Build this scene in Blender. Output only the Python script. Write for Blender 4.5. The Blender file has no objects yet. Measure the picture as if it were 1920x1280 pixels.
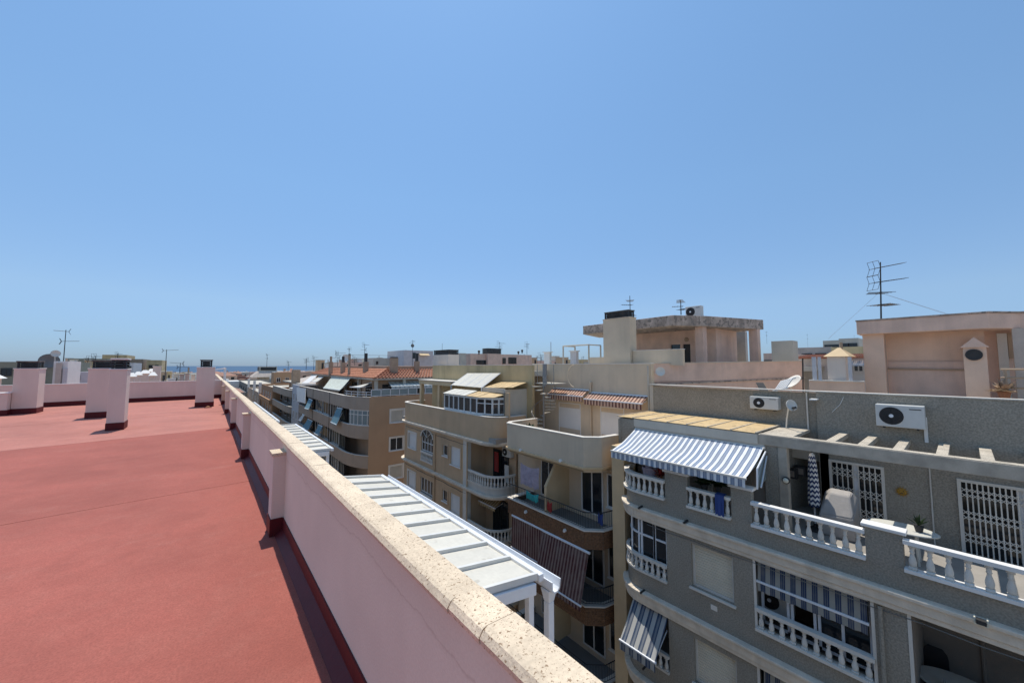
import bpy, bmesh, math, random
from math import sin, cos, pi, radians as R
from mathutils import Vector

random.seed(7)
S = bpy.context.scene
COL = S.collection

# ------------------------------------------------------------------ camera, sky, sun, exposure
YAW, PITCH, FPX = R(39.476), R(3.756), 693.0
cam = bpy.data.objects.new('camera', bpy.data.cameras.new('camera'))
COL.objects.link(cam)
cam.location = (0, 0, 0)
cam.rotation_euler = (R(90) + PITCH, 0, -YAW)
cam.data.sensor_width = 36
cam.data.lens = FPX / 1920 * 36
cam.data.clip_start = 0.05
cam.data.clip_end = 60000
S.camera = cam

SUN_EL, SUN_AZ = R(72.4), R(19.3)          # azimuth from +Y towards +X
w = bpy.data.worlds.new('World'); S.world = w; w.use_nodes = True
nt = w.node_tree; nt.nodes.clear()
sky = nt.nodes.new('ShaderNodeTexSky'); sky.sky_type = 'NISHITA'; sky.sun_disc = False
sky.sun_elevation = SUN_EL; sky.sun_rotation = SUN_AZ
sky.altitude = 0; sky.air_density = 1.0; sky.dust_density = 0.15; sky.ozone_density = 3.0
bg = nt.nodes.new('ShaderNodeBackground'); bg.inputs[1].default_value = 0.15
out = nt.nodes.new('ShaderNodeOutputWorld')
tc = nt.nodes.new('ShaderNodeTexCoord'); sx = nt.nodes.new('ShaderNodeSeparateXYZ'); nt.links.new(tc.outputs['Generated'], sx.inputs[0])
dim = nt.nodes.new('ShaderNodeValToRGB'); nt.links.new(sx.outputs[2], dim.inputs[0])      # dusty summer air dims the sky towards the horizon, all round
el = dim.color_ramp.elements
while len(el) < 5: el.new(.5)
for e, (p, c) in zip(el, ((0, (.20, .29, .51)), (.05, (.30, .38, .545)), (.14, (.49, .525, .58)), (.40, (.67, .75, .745)), (.75, (.82, .94, .91)))): e.position = p; e.color = (*c, 1)
mul = nt.nodes.new('ShaderNodeMix'); mul.data_type = 'RGBA'; mul.blend_type = 'MULTIPLY'; mul.inputs[0].default_value = 1
nt.links.new(sky.outputs[0], mul.inputs[6]); nt.links.new(dim.outputs[0], mul.inputs[7])
nt.links.new(mul.outputs[2], bg.inputs[0]); nt.links.new(bg.outputs[0], out.inputs[0])
sl = bpy.data.lights.new('sun', 'SUN'); sl.energy = 2.95; sl.angle = R(0.53); sl.color = (1, .95, .87)
so = bpy.data.objects.new('sun', sl); COL.objects.link(so)
sd = Vector((sin(SUN_AZ) * cos(SUN_EL), cos(SUN_AZ) * cos(SUN_EL), sin(SUN_EL)))
so.rotation_euler = sd.to_track_quat('Z', 'Y').to_euler(); so.location = (0, 0, 60)
S.view_settings.view_transform = 'Standard'
S.view_settings.look = 'None'
S.view_settings.exposure = 0.46
S.view_settings.gamma = 1

# ------------------------------------------------------------------ survey: a sight line of the photograph meets a known plane
_fw = Vector((sin(YAW) * cos(PITCH), cos(YAW) * cos(PITCH), sin(PITCH)))
_rt = Vector((cos(YAW), -sin(YAW), 0)); _up = _rt.cross(_fw)
def ray(px, py): return _rt * ((px - 960) / FPX) + _up * ((640 - py) / FPX) + _fw
def atX(px, py, X): v = ray(px, py); return v * (X / v.x)
def atY(px, py, Y): v = ray(px, py); return v * (Y / v.y)
def yz(px, py, X): p = atX(px, py, X); return p.y, p.z
def Yof(px, py, X): return atX(px, py, X).y
def Zof(px, py, X): return atX(px, py, X).z

# ------------------------------------------------------------------ materials
def rgb(c): return (c[0], c[1], c[2], 1)
def sc(c, k): return tuple(min(1, max(0, x * k)) for x in c)
def base_mat(name):
    m = bpy.data.materials.new(name); m.use_nodes = True
    return m, m.node_tree, m.node_tree.nodes['Principled BSDF']
def mixc(nt, fac, a, b):
    n = nt.nodes.new('ShaderNodeMix'); n.data_type = 'RGBA'
    for sock, v in ((n.inputs[0], fac), (n.inputs[6], a), (n.inputs[7], b)):
        if hasattr(v, 'links'): nt.links.new(v, sock)
        elif isinstance(v, (int, float)): sock.default_value = v
        else: sock.default_value = rgb(v)
    return n.outputs[2]
def noise(nt, co, scale, detail=3, rough=.55, stretch=None):
    if stretch:
        mp = nt.nodes.new('ShaderNodeMapping'); mp.inputs['Scale'].default_value = stretch
        nt.links.new(co, mp.inputs[0]); co = mp.outputs[0]
    n = nt.nodes.new('ShaderNodeTexNoise'); n.inputs['Scale'].default_value = scale
    n.inputs['Detail'].default_value = detail; n.inputs['Roughness'].default_value = rough
    nt.links.new(co, n.inputs['Vector']); return n.outputs[0]
def ramp(nt, fac, stops, const=False):
    n = nt.nodes.new('ShaderNodeValToRGB'); nt.links.new(fac, n.inputs[0])
    if const: n.color_ramp.interpolation = 'CONSTANT'
    el = n.color_ramp.elements
    while len(el) < len(stops): el.new(.5)
    for e, (p, c) in zip(el, stops):
        e.position = p; e.color = rgb(c) if not isinstance(c, (int, float)) else (c, c, c, 1)
    return n.outputs[0]
def mat(name, col, rough=.85, var=.14, scale=1.3, fine=45, fvar=.10, bump=.25, bdist=.01, streak=0, streak_col=None, spots=0, spot_col=(.05, .04, .03), spot_scale=40, spec=.3, metal=0, pits=0, drip=None, objvar=0):
    m, nt, b = base_mat(name)
    g = nt.nodes.new('ShaderNodeNewGeometry').outputs['Position']
    c = mixc(nt, ramp(nt, noise(nt, g, scale, 4), [(.3, 0), (.7, 1)]), sc(col, 1 - var), sc(col, 1 + var))
    fn = noise(nt, g, fine, 2)
    if fvar: c = mixc(nt, ramp(nt, fn, [(.35, fvar), (.65, 0)]), c, sc(col, .35))
    if objvar:
        oi = nt.nodes.new('ShaderNodeObjectInfo'); c = mixc(nt, ramp(nt, oi.outputs['Random'], [(0, 0), (1, objvar)]), c, sc(col, .55))
    if streak:
        sn = noise(nt, g, 1.0, 5, .65, (1.7, 1.7, .16)); pn = noise(nt, g, .45, 3, .5)
        pm = nt.nodes.new('ShaderNodeMath'); pm.operation = 'MULTIPLY'; nt.links.new(ramp(nt, sn, [(.45, 0), (.75, streak)]), pm.inputs[0]); nt.links.new(ramp(nt, pn, [(.35, .15), (.65, 1)]), pm.inputs[1])
        c = mixc(nt, pm.outputs[0], c, streak_col or sc(col, .35))
    if spots:
        n2 = noise(nt, g, spot_scale, 2, .5)
        c = mixc(nt, ramp(nt, n2, [(1 - spots - .05, 0), (1 - spots, 1)]), c, spot_col)
    if drip is not None:
        sz = nt.nodes.new('ShaderNodeSeparateXYZ'); nt.links.new(g, sz.inputs[0])
        ad = nt.nodes.new('ShaderNodeMath'); ad.operation = 'MULTIPLY_ADD'; nt.links.new(noise(nt, g, 2.3, 5, .65), ad.inputs[0]); ad.inputs[1].default_value = .16; nt.links.new(sz.outputs[2], ad.inputs[2])
        mr = nt.nodes.new('ShaderNodeMapRange'); nt.links.new(ad.outputs[0], mr.inputs[0]); mr.inputs[1].default_value = drip; mr.inputs[2].default_value = drip + .1
        c = mixc(nt, ramp(nt, mr.outputs[0], [(0, 0), (.40, .06), (.5, .30), (.58, .07), (1, .10)]), c, (.34, .22, .15))
    if pits: c = mixc(nt, ramp(nt, noise(nt, g, pits, 3, .6), [(.60, 0), (.65, .8)]), c, spot_col)
    nt.links.new(c, b.inputs['Base Color'])
    b.inputs['Roughness'].default_value = rough; b.inputs['Metallic'].default_value = metal
    b.inputs['Specular IOR Level'].default_value = spec
    if bump:
        bp = nt.nodes.new('ShaderNodeBump'); bp.inputs['Strength'].default_value = bump; bp.inputs['Distance'].default_value = bdist
        nt.links.new(fn, bp.inputs['Height']); nt.links.new(bp.outputs[0], b.inputs['Normal'])
    return m
def stripes(name, period, stops, axis='Y', rough=.9, translucent=False, off=0.0):
    m, nt, b = base_mat(name)
    g = nt.nodes.new('ShaderNodeNewGeometry').outputs['Position']
    s = nt.nodes.new('ShaderNodeSeparateXYZ'); nt.links.new(g, s.inputs[0])
    mo = nt.nodes.new('ShaderNodeMath'); mo.operation = 'MULTIPLY_ADD'
    nt.links.new(s.outputs['XYZ'.index(axis)], mo.inputs[0]); mo.inputs[1].default_value = 1 / period; mo.inputs[2].default_value = 200 + off
    fr = nt.nodes.new('ShaderNodeMath'); fr.operation = 'FRACT'; nt.links.new(mo.outputs[0], fr.inputs[0])
    c = ramp(nt, fr.outputs[0], stops, True)
    d = noise(nt, g, 2.2, 3)
    c = mixc(nt, ramp(nt, d, [(.4, 0), (.8, .35)]), c, (.35, .31, .25))
    nt.links.new(c, b.inputs['Base Color']); b.inputs['Roughness'].default_value = rough; b.inputs['Specular IOR Level'].default_value = .15
    return m
def plain(name, col, rough=.5, metal=0, spec=.5):
    m, nt, b = base_mat(name)
    g = nt.nodes.new('ShaderNodeNewGeometry').outputs['Position']
    c = mixc(nt, noise(nt, g, 5, 3), sc(col, .88), sc(col, 1.1))
    nt.links.new(c, b.inputs['Base Color'])
    b.inputs['Roughness'].default_value = rough; b.inputs['Metallic'].default_value = metal; b.inputs['Specular IOR Level'].default_value = spec
    return m

def roof_mat(name, col):
    m, nt, b = base_mat(name)
    g = nt.nodes.new('ShaderNodeNewGeometry').outputs['Position']
    n1 = noise(nt, g, .55, 6, .68); n2 = noise(nt, g, 3.0, 5, .7); n3 = noise(nt, g, 70, 3, .7)
    c = mixc(nt, ramp(nt, n1, [(.3, 0), (.7, 1)]), sc(col, .80), sc(col, 1.17))
    c = mixc(nt, ramp(nt, n2, [(.45, 0), (.8, .35)]), c, (col[0] * 1.1, col[1] * 1.5, col[2] * 1.5))
    c = mixc(nt, ramp(nt, noise(nt, g, .33, 5, .6), [(.56, 0), (.60, .30), (.64, .12), (.75, .34)]), c, sc(col, .62))
    c = mixc(nt, ramp(nt, noise(nt, g, .9, 5, .7, (1, 1.6, 1)), [(.60, 0), (.74, .30)]), c, (col[0] * 1.25, col[1] * 2.1, col[2] * 2.2))
    c = mixc(nt, ramp(nt, n3, [(.32, .55), (.60, 0)]), c, sc(col, .45))
    c = mixc(nt, ramp(nt, noise(nt, g, 16, 4, .7), [(.35, .30), (.62, 0)]), c, sc(col, .6))
    nt.links.new(c, b.inputs['Base Color'])
    b.inputs['Roughness'].default_value = .8; b.inputs['Specular IOR Level'].default_value = .25
    bp = nt.nodes.new('ShaderNodeBump'); bp.inputs['Strength'].default_value = .5; bp.inputs['Distance'].default_value = .004
    nt.links.new(n3, bp.inputs['Height']); nt.links.new(bp.outputs[0], b.inputs['Normal'])
    return m

M = {}
M['roof'] = roof_mat('red_membrane', (0.395, 0.116, 0.086))
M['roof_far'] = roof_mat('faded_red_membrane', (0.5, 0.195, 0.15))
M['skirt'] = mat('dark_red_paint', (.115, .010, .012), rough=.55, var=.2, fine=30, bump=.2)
M['pink_wall'] = mat('pale_pink_render', (0.76, 0.64, 0.535), var=.06, scale=.9, fine=70, fvar=.06, bump=.15, streak=.22, streak_col=(.42, .32, .30))
M['parapet_pink'] = mat('parapet_render', (0.8, 0.69, 0.55), var=.08, scale=.9, fine=70, fvar=.08, bump=.18, streak=.26, streak_col=(.46, .35, .29), drip=-1.085)
M['coping'] = mat('beige_stone', (0.8, 0.64, 0.455), rough=.75, var=.12, scale=6, fine=55, fvar=.25, bump=.35, spots=.33, spot_col=(.30, .20, .12), spot_scale=75, pits=150, objvar=.28)
M['coping_edge'] = mat('cream_stone_edge', (.62, .55, .44), var=.08, fine=60, streak=.2)
M['grey'] = mat('grey_stucco', (0.365, 0.325, 0.262), var=.09, scale=.7, fine=27, fvar=.5, bump=.5, bdist=.02, streak=.18, streak_col=(.10, .09, .08))
M['cornice'] = mat('weathered_cornice', (0.76, 0.65, 0.51), var=.14, scale=2.2, fine=25, streak=.45, streak_col=(.20, .165, .12))
M['white'] = mat('white_paint', (0.79, 0.76, 0.71), rough=.6, var=.05, fine=30, fvar=.05, bump=.1)
M['dirty_white'] = mat('dirty_white_paint', (0.77, 0.715, 0.625), rough=.7, var=.10, streak=.3, streak_col=(.33, .28, .22), objvar=.28)
M['beam'] = mat('concrete_beam', (0.44, 0.385, 0.31), var=.2, scale=2.5, streak=.4, streak_col=(.15, .13, .10))
M['beam_top'] = mat('sandy_concrete', (.52, .45, .35), var=.2, scale=3, spots=.33)
M['beige'] = mat('beige_render', (0.7, 0.56, 0.4), var=.08, scale=.8, fine=50, streak=.3, streak_col=(.27, .23, .18))
M['yellow'] = mat('yellow_ochre_render', (0.66, 0.49, 0.29), var=.10, scale=1, fine=50, streak=.2)
M['ochre'] = mat('stained_ochre_render', (0.56, 0.44, 0.25), var=.10, scale=.8, streak=.55, streak_col=(.17, .135, .085))
M['tan'] = mat('tan_render', (0.61, 0.425, 0.26), var=.08, scale=.8, fine=50, streak=.4, streak_col=(.20, .165, .13))
M['taupe'] = mat('taupe_render', (0.44, 0.34, 0.26), var=.08, scale=.5, streak=.2)
M['brown'] = mat('brown_render', (0.47, 0.295, 0.175), var=.07, scale=.4, streak=.15)
M['pink'] = mat('salmon_render', (0.76, 0.53, 0.41), var=.12, scale=1.2, fine=40, streak=.5, streak_col=(.34, .24, .21))
M['orange_pink'] = mat('peach_render', (0.8, 0.55, 0.4), var=.10, scale=1.0, fine=40, streak=.3, streak_col=(.40, .25, .18))
M['stained'] = mat('lichen_concrete', (0.48, 0.38, 0.31), var=.3, scale=2.5, fine=20, streak=.9, streak_col=(.12, .10, .085), spots=.40, spot_col=(.23, .19, .16), spot_scale=6)
M['concrete'] = mat('pale_concrete', (0.58, 0.53, 0.44), var=.1, scale=1, streak=.3, objvar=.28)
M['block'] = mat('block_wall', (0.54, 0.46, 0.39), var=.12, scale=1.5, streak=.4)
M['tile'] = mat('terracotta_tile', (0.5, 0.225, 0.135), var=.25, scale=5, fine=12, fvar=.2, bump=.1)
M['brick'] = mat('brown_brick', (.22, .115, .06), var=.35, scale=14, fine=40)
M['mortar'] = mat('brick_mortar', (.17, .12, .085))
M['chimney'] = mat('chimney_render', (0.46, 0.33, 0.225), var=.15, streak=.3)
M['dark'] = plain('dark_metal', (.035, .033, .032), .6)
M['cap'] = mat('dark_cap_slats', (0.13, 0.115, 0.1), var=.4, scale=4)
M['black'] = plain('black_iron', (.015, .015, .017), .5)
M['glass'] = plain('window_glass', (.018, .022, .026), .06, 0, .6)
M['glass_grey'] = plain('frosted_glass', (.22, .27, .27), .12, 0, .5)
M['alu'] = plain('grey_metal', (.27, .26, .25), .5, .3)
M['alu_white'] = plain('white_aluminium', (.76, .77, .78), .35)
M['ac_casing'] = plain('grey_white_casing', (.60, .59, .55), .4)
M['panel_white'] = mat('white_roof_sheet', (0.68, 0.64, 0.545), rough=.55, var=.06, scale=3, fine=20, streak=0, spots=.30, spot_col=(.50, .46, .38), spot_scale=7, objvar=.28)
M['rafter_shade_grey'] = plain('shade_toned_aluminium', (0.66, 0.645, 0.6), .5)  # white rafters toned greyer, standing in for the shade on their sides
M['panel_green'] = mat('pale_green_sheet', (.60, .64, .54), rough=.7, var=.08, scale=2)
M['panel_beige'] = mat('sandy_polycarbonate', (0.66, 0.47, 0.24), rough=.6, var=.13, scale=2.5, fine=25, spots=.33, spot_col=(.35, .24, .13), spot_scale=6, objvar=.28)
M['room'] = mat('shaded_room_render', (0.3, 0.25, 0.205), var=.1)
M['deck_tile'] = mat('terrace_tile', (.34, .31, .27), var=.12)
M['green_mat'] = mat('green_grey_matting', (.16, .20, .18), var=.15)
M['plastic'] = plain('ivory_plastic', (.64, .62, .54), .4)
M['lilac'] = mat('lilac_cloth', (.42, .36, .42), var=.2, scale=6)
M['teal'] = mat('teal_cloth', (.04, .30, .28), var=.2)
M['blue'] = mat('blue_cloth', (.04, .07, .22), var=.2)
M['red'] = mat('red_cloth', (.40, .05, .04), var=.2)
M['grey_cover'] = mat('grey_cover_cloth', (.42, .39, .36), var=.1, scale=4, bump=.4, fine=12)
M['leaf'] = mat('dark_leaf', (.035, .06, .022), var=.4, scale=9)
M['terracotta'] = mat('clay_pot', (.30, .13, .07))
M['gold'] = mat('ochre_ceramic', (.42, .22, .03), rough=.4, var=.3, scale=20)
M['blue_paint'] = mat('pale_blue_render', (0.6, 0.58, 0.58), var=.08, streak=.2)
M['orange'] = mat('orange_render', (0.46, 0.27, 0.155), var=.08)
M['fargrey'] = mat('dark_grey_render', (.20, .20, .19), var=.1)
M['greenish'] = mat('olive_render', (.27, .26, .20), var=.12)
M['asphalt'] = mat('asphalt', (0.09, 0.088, 0.083), var=.2)
M['paving'] = mat('paving', (0.42, 0.38, 0.33), var=.1)
M['roof_brown'] = mat('dusty_brown_tiles', (.20, .155, .125), var=.2)
M['street_red'] = mat('faded_terracotta_roof', (0.36, 0.2, 0.145), var=.2)
M['lamp'] = plain('lamp_glass', (.75, .70, .55), .3)
M['teal_awn'] = mat('blue_green_canvas', (.16, .30, .36), var=.1, scale=3)
M['ledge_lit'] = M['dirty_white']
M['stripe_blue'] = stripes('blue_striped_canvas', .19, [(0, (.78, .78, .77)), (.46, (.075, .12, .22)), (.53, (.27, .32, .40)), (.90, (.075, .12, .22))])
M['stripe_navy'] = stripes('navy_striped_canvas', .225, [(0, (.30, .29, .255)), (.5, (.025, .04, .09)), (.62, (.12, .135, .15)), (.70, (.025, .04, .09)), (.80, (.12, .135, .15)), (.88, (.025, .04, .09))])
M['stripe_wide'] = stripes('wide_blue_striped_canvas', .30, [(0, (.42, .41, .38)), (.45, (.045, .07, .12)), (.60, (.17, .19, .22)), (.8, (.045, .07, .12))])
M['stripe_red'] = stripes('maroon_striped_canvas', .16, [(0, (.24, .155, .13)), (.45, (.085, .028, .026))])
M['stripe_terr'] = stripes('terracotta_striped_canvas', .19, [(0, (.60, .38, .27)), (.55, (.13, .05, .04))])
M['stripe_yel'] = stripes('yellow_striped_canvas', .2, [(0, (.50, .42, .28)), (.5, (.30, .2, .08))])
M['stripe_pale'] = stripes('pale_green_striped_canvas', .55, [(0, (.66, .69, .60)), (.8, (.33, .36, .30))])
M['stripe_paleX'] = stripes('grey_striped_canvas', .5, [(0, (.68, .71, .66)), (.7, (.42, .46, .43))], axis='X')

M['shutter_cream'] = mat('cream_shutter', (0.7, 0.62, 0.48), var=.08, fine=20)

# ------------------------------------------------------------------ objects
WL = {}
def _link(o, parent, loc):
    COL.objects.link(o)
    if parent is not None:
        o.parent = parent; o.location = Vector(loc) - WL[parent.name]
    else: o.location = loc
    WL[o.name] = Vector(loc); return o
def tag(o, label=None, cat=None, group=None, kind=None):
    if label: o['label'] = label
    if cat: o['category'] = cat
    if group: o['group'] = group
    if kind: o['kind'] = kind
    return o
def thing(name, label, cat, loc=(0, 0, 0), group=None):
    o = bpy.data.objects.new(name, None); o.empty_display_size = .2
    _link(o, None, loc); return tag(o, label, cat, group)

class MB:
    def __init__(s, axis=None): s.v = []; s.f = []; s.m = []; s.k = 0; s.ax = axis
    def _p(s, p):
        if s.ax == 'Y': return (p[1], p[0], p[2])      # local (depth, along, z) -> face looking down -Y
        return (p[0], p[1], p[2])
    def add(s, vs, fs):
        n = len(s.v); s.v += [s._p(p) for p in vs]
        for f in fs: s.f.append([i + n for i in f]); s.m.append(s.k)
        return s
    def box(s, x0, x1, y0, y1, z0, z1):
        x0, x1 = sorted((x0, x1)); y0, y1 = sorted((y0, y1)); z0, z1 = sorted((z0, z1))
        return s.add([(x0, y0, z0), (x1, y0, z0), (x1, y1, z0), (x0, y1, z0), (x0, y0, z1), (x1, y0, z1), (x1, y1, z1), (x0, y1, z1)],
                     [(0, 3, 2, 1), (4, 5, 6, 7), (0, 1, 5, 4), (1, 2, 6, 5), (2, 3, 7, 6), (3, 0, 4, 7)])
    def hexa(s, b, t):
        return s.add(list(b) + list(t), [(3, 2, 1, 0), (4, 5, 6, 7), (0, 1, 5, 4), (1, 2, 6, 5), (2, 3, 7, 6), (3, 0, 4, 7)])
    def plate(s, a, b, c, d, t):
        a, b, c, d = map(Vector, (a, b, c, d)); n = (b - a).cross(d - a).normalized() * t
        return s.hexa([p - n for p in (a, b, c, d)], [a, b, c, d])
    def prism(s, poly, z0, z1):
        n = len(poly)
        return s.add([(x, y, z0) for x, y in poly] + [(x, y, z1) for x, y in poly],
                     [tuple(range(n - 1, -1, -1)), tuple(range(n, 2 * n))] + [(i, (i + 1) % n, n + (i + 1) % n, n + i) for i in range(n)])
    def ribbon(s, path, t, z0, z1, out=0.0):
        """A wall along a path, from its outer line (moved OUT to the right-hand side) to T behind it (left side)."""
        a = offset(path, -out); b = offset(path, t)
        for i in range(len(path) - 1):
            s.hexa([(*a[i], z0), (*a[i + 1], z0), (*b[i + 1], z0), (*b[i], z0)], [(*a[i], z1), (*a[i + 1], z1), (*b[i + 1], z1), (*b[i], z1)])
        return s
    def tube(s, p0, p1, r, n=6, r2=None):
        p0, p1 = Vector(p0), Vector(p1); d = (p1 - p0); r2 = r if r2 is None else r2
        if d.length < 1e-6: return s
        q = d.to_track_quat('Z', 'Y'); X = q @ Vector((1, 0, 0)); Y = q @ Vector((0, 1, 0))
        vs = [p0 + (X * cos(2 * pi * i / n) + Y * sin(2 * pi * i / n)) * r for i in range(n)] + [p1 + (X * cos(2 * pi * i / n) + Y * sin(2 * pi * i / n)) * r2 for i in range(n)]
        return s.add(vs, [tuple(range(n - 1, -1, -1)), tuple(range(n, 2 * n))] + [(i, (i + 1) % n, n + (i + 1) % n, n + i) for i in range(n)])
    def poly(s, pts, r, n=6):
        for a, b in zip(pts, pts[1:]): s.tube(a, b, r, n)
        return s
    def lathe(s, prof, c, n=10, ax='Z', sx=1, sy=1):
        vs = []; k = len(prof)
        for r, z in prof:
            for i in range(n):
                a = 2 * pi * i / n; u, v = r * cos(a) * sx, r * sin(a) * sy
                vs.append((c[0] + u, c[1] + v, c[2] + z) if ax == 'Z' else (c[0] + z, c[1] + u, c[2] + v) if ax == 'X' else (c[0] + u, c[1] + z, c[2] + v))
        fs = [(j * n + i, j * n + (i + 1) % n, (j + 1) * n + (i + 1) % n, (j + 1) * n + i) for j in range(k - 1) for i in range(n)]
        fs += [tuple(range(n - 1, -1, -1)), tuple(range((k - 1) * n, k * n))]
        return s.add(vs, fs)
    def facade(s, X, t, y0, y1, z0, z1, holes):
        """A wall sheet of thickness T behind plane X with rectangular holes (ya, yb, za, zb)."""
        hs = [(max(min(a, b), y0), min(max(a, b), y1), max(min(c, d), z0), min(max(c, d), z1)) for a, b, c, d in holes]
        ys = sorted({y0, y1, *[q for h in hs for q in h[:2]]}); zs = sorted({z0, z1, *[q for h in hs for q in h[2:]]})
        def solid(i, j):
            if i < 0 or j < 0 or i >= len(ys) - 1 or j >= len(zs) - 1: return False
            y, z = (ys[i] + ys[i + 1]) / 2, (zs[j] + zs[j + 1]) / 2
            return not any(h[0] < y < h[1] and h[2] < z < h[3] for h in hs)
        for i in range(len(ys) - 1):
            for j in range(len(zs) - 1):
                if not solid(i, j): continue
                a, b, c, d = ys[i], ys[i + 1], zs[j], zs[j + 1]; e = X + t
                s.add([(X, a, c), (X, b, c), (X, b, d), (X, a, d)], [(0, 1, 2, 3)]); s.add([(e, a, c), (e, b, c), (e, b, d), (e, a, d)], [(3, 2, 1, 0)])
                if not solid(i - 1, j): s.add([(X, a, c), (e, a, c), (e, a, d), (X, a, d)], [(0, 1, 2, 3)])
                if not solid(i + 1, j): s.add([(X, b, c), (e, b, c), (e, b, d), (X, b, d)], [(0, 1, 2, 3)])
                if not solid(i, j - 1): s.add([(X, a, c), (X, b, c), (e, b, c), (e, a, c)], [(0, 1, 2, 3)])
                if not solid(i, j + 1): s.add([(X, a, d), (X, b, d), (e, b, d), (e, a, d)], [(0, 1, 2, 3)])
        return s
    def mesh(s, name, mats, org=(0, 0, 0), smooth=False):
        me = bpy.data.meshes.new(name); o = Vector(org)
        me.from_pydata([tuple(Vector(p) - o) for p in s.v], [], s.f)
        for m in (mats if isinstance(mats, (list, tuple)) else [mats]): me.materials.append(M[m] if isinstance(m, str) else m)
        for i, k in enumerate(s.m): me.polygons[i].material_index = k
        if smooth:
            for p in me.polygons: p.use_smooth = len(p.vertices) == 4
        bm = bmesh.new(); bm.from_mesh(me); bmesh.ops.recalc_face_normals(bm, faces=bm.faces); bm.to_mesh(me); bm.free()
        return me
    def put(s, name, mats, parent=None, smooth=False, bevel=0, loc=None, label=None, kind=None):
        org = WL[parent.name] if parent is not None else Vector(loc if loc is not None else (0, 0, 0))
        me = s.mesh(name, mats, org, smooth)
        o = bpy.data.objects.new(name, me); _link(o, parent, org)
        if bevel:
            b = o.modifiers.new('bevel', 'BEVEL'); b.width = bevel; b.segments = 2; b.limit_method = 'ANGLE'; b.angle_limit = R(50)
        if label: o['label'] = label
        if kind: o['kind'] = kind
        return o
def offset(path, d):
    """Path moved D to its left."""
    res = []; n = len(path)
    for i in range(n):
        p = Vector(path[i]).to_2d(); ns = []
        for j in (i - 1, i):
            if 0 <= j < n - 1:
                e = (Vector(path[j + 1]) - Vector(path[j])).normalized(); ns.append(Vector((-e.y, e.x)))
        m = sum(ns, Vector((0, 0))).normalized(); k = max(.4, m.dot(ns[0]))
        q = p + m * (d / k); res.append((q.x, q.y))
    return res
def inst(name, me, loc, parent=None, rz=0, scale=None, rot=None):
    o = bpy.data.objects.new(name, me); _link(o, parent, loc)
    o.rotation_euler = rot or (0, 0, rz)
    if scale: o.scale = scale
    return o
def arc(cx, cy, r, a0, a1, n=8): return [(cx + r * cos(R(a0 + (a1 - a0) * i / n)), cy + r * sin(R(a0 + (a1 - a0) * i / n))) for i in range(n + 1)]
def walk(path, step, start=None):
    """Points every STEP along a path, with the heading there."""
    segs = [(Vector(a), Vector(b)) for a, b in zip(path, path[1:])]; L = sum((b - a).length for a, b in segs)
    n = max(1, round(L / step)); res = []
    for i in range(n):
        d = L * (i + .5) / n
        for a, b in segs:
            l = (b - a).length
            if d <= l: res.append((a + (b - a) * (d / l), math.atan2(b.y - a.y, b.x - a.x))); break
            d -= l
    return res

_bal = {}
def baluster_mesh(h, m='dirty_white'):
    k = (round(h, 2), m)
    if k not in _bal:
        mb = MB(); q = .062
        mb.box(-q, q, -q, q, 0, h * .12); mb.box(-q * .9, q * .9, -q * .9, q * .9, h * .90, h)
        mb.lathe([(.045, h * .12), (.058, h * .2), (.064, h * .32), (.052, h * .46), (.033, h * .60), (.030, h * .66), (.046, h * .70), (.034, h * .74), (.040, h * .84), (.048, h * .90)], (0, 0, 0), 10)
        _bal[k] = mb.mesh('baluster', m, smooth=True)
    return _bal[k]
def balustrade(parent, path, zb, zt, step=.25, m='dirty_white', railm=None, label=None, rail=.09, wide=.09):
    """Bottom ledge, handrail and every baluster along a path."""
    mb = MB(); mb.ribbon(path, wide, zt - rail, zt, wide); mb.ribbon(path, wide * 1.1, zb, zb + .07, wide * 1.3)
    b = mb.put('balustrade', railm or m, parent, label=label)
    h = zt - rail - zb - .07
    for p, a in walk(path, step): inst('baluster', baluster_mesh(h, m), (p.x, p.y, zb + .07), b, a)
    return b
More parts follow.
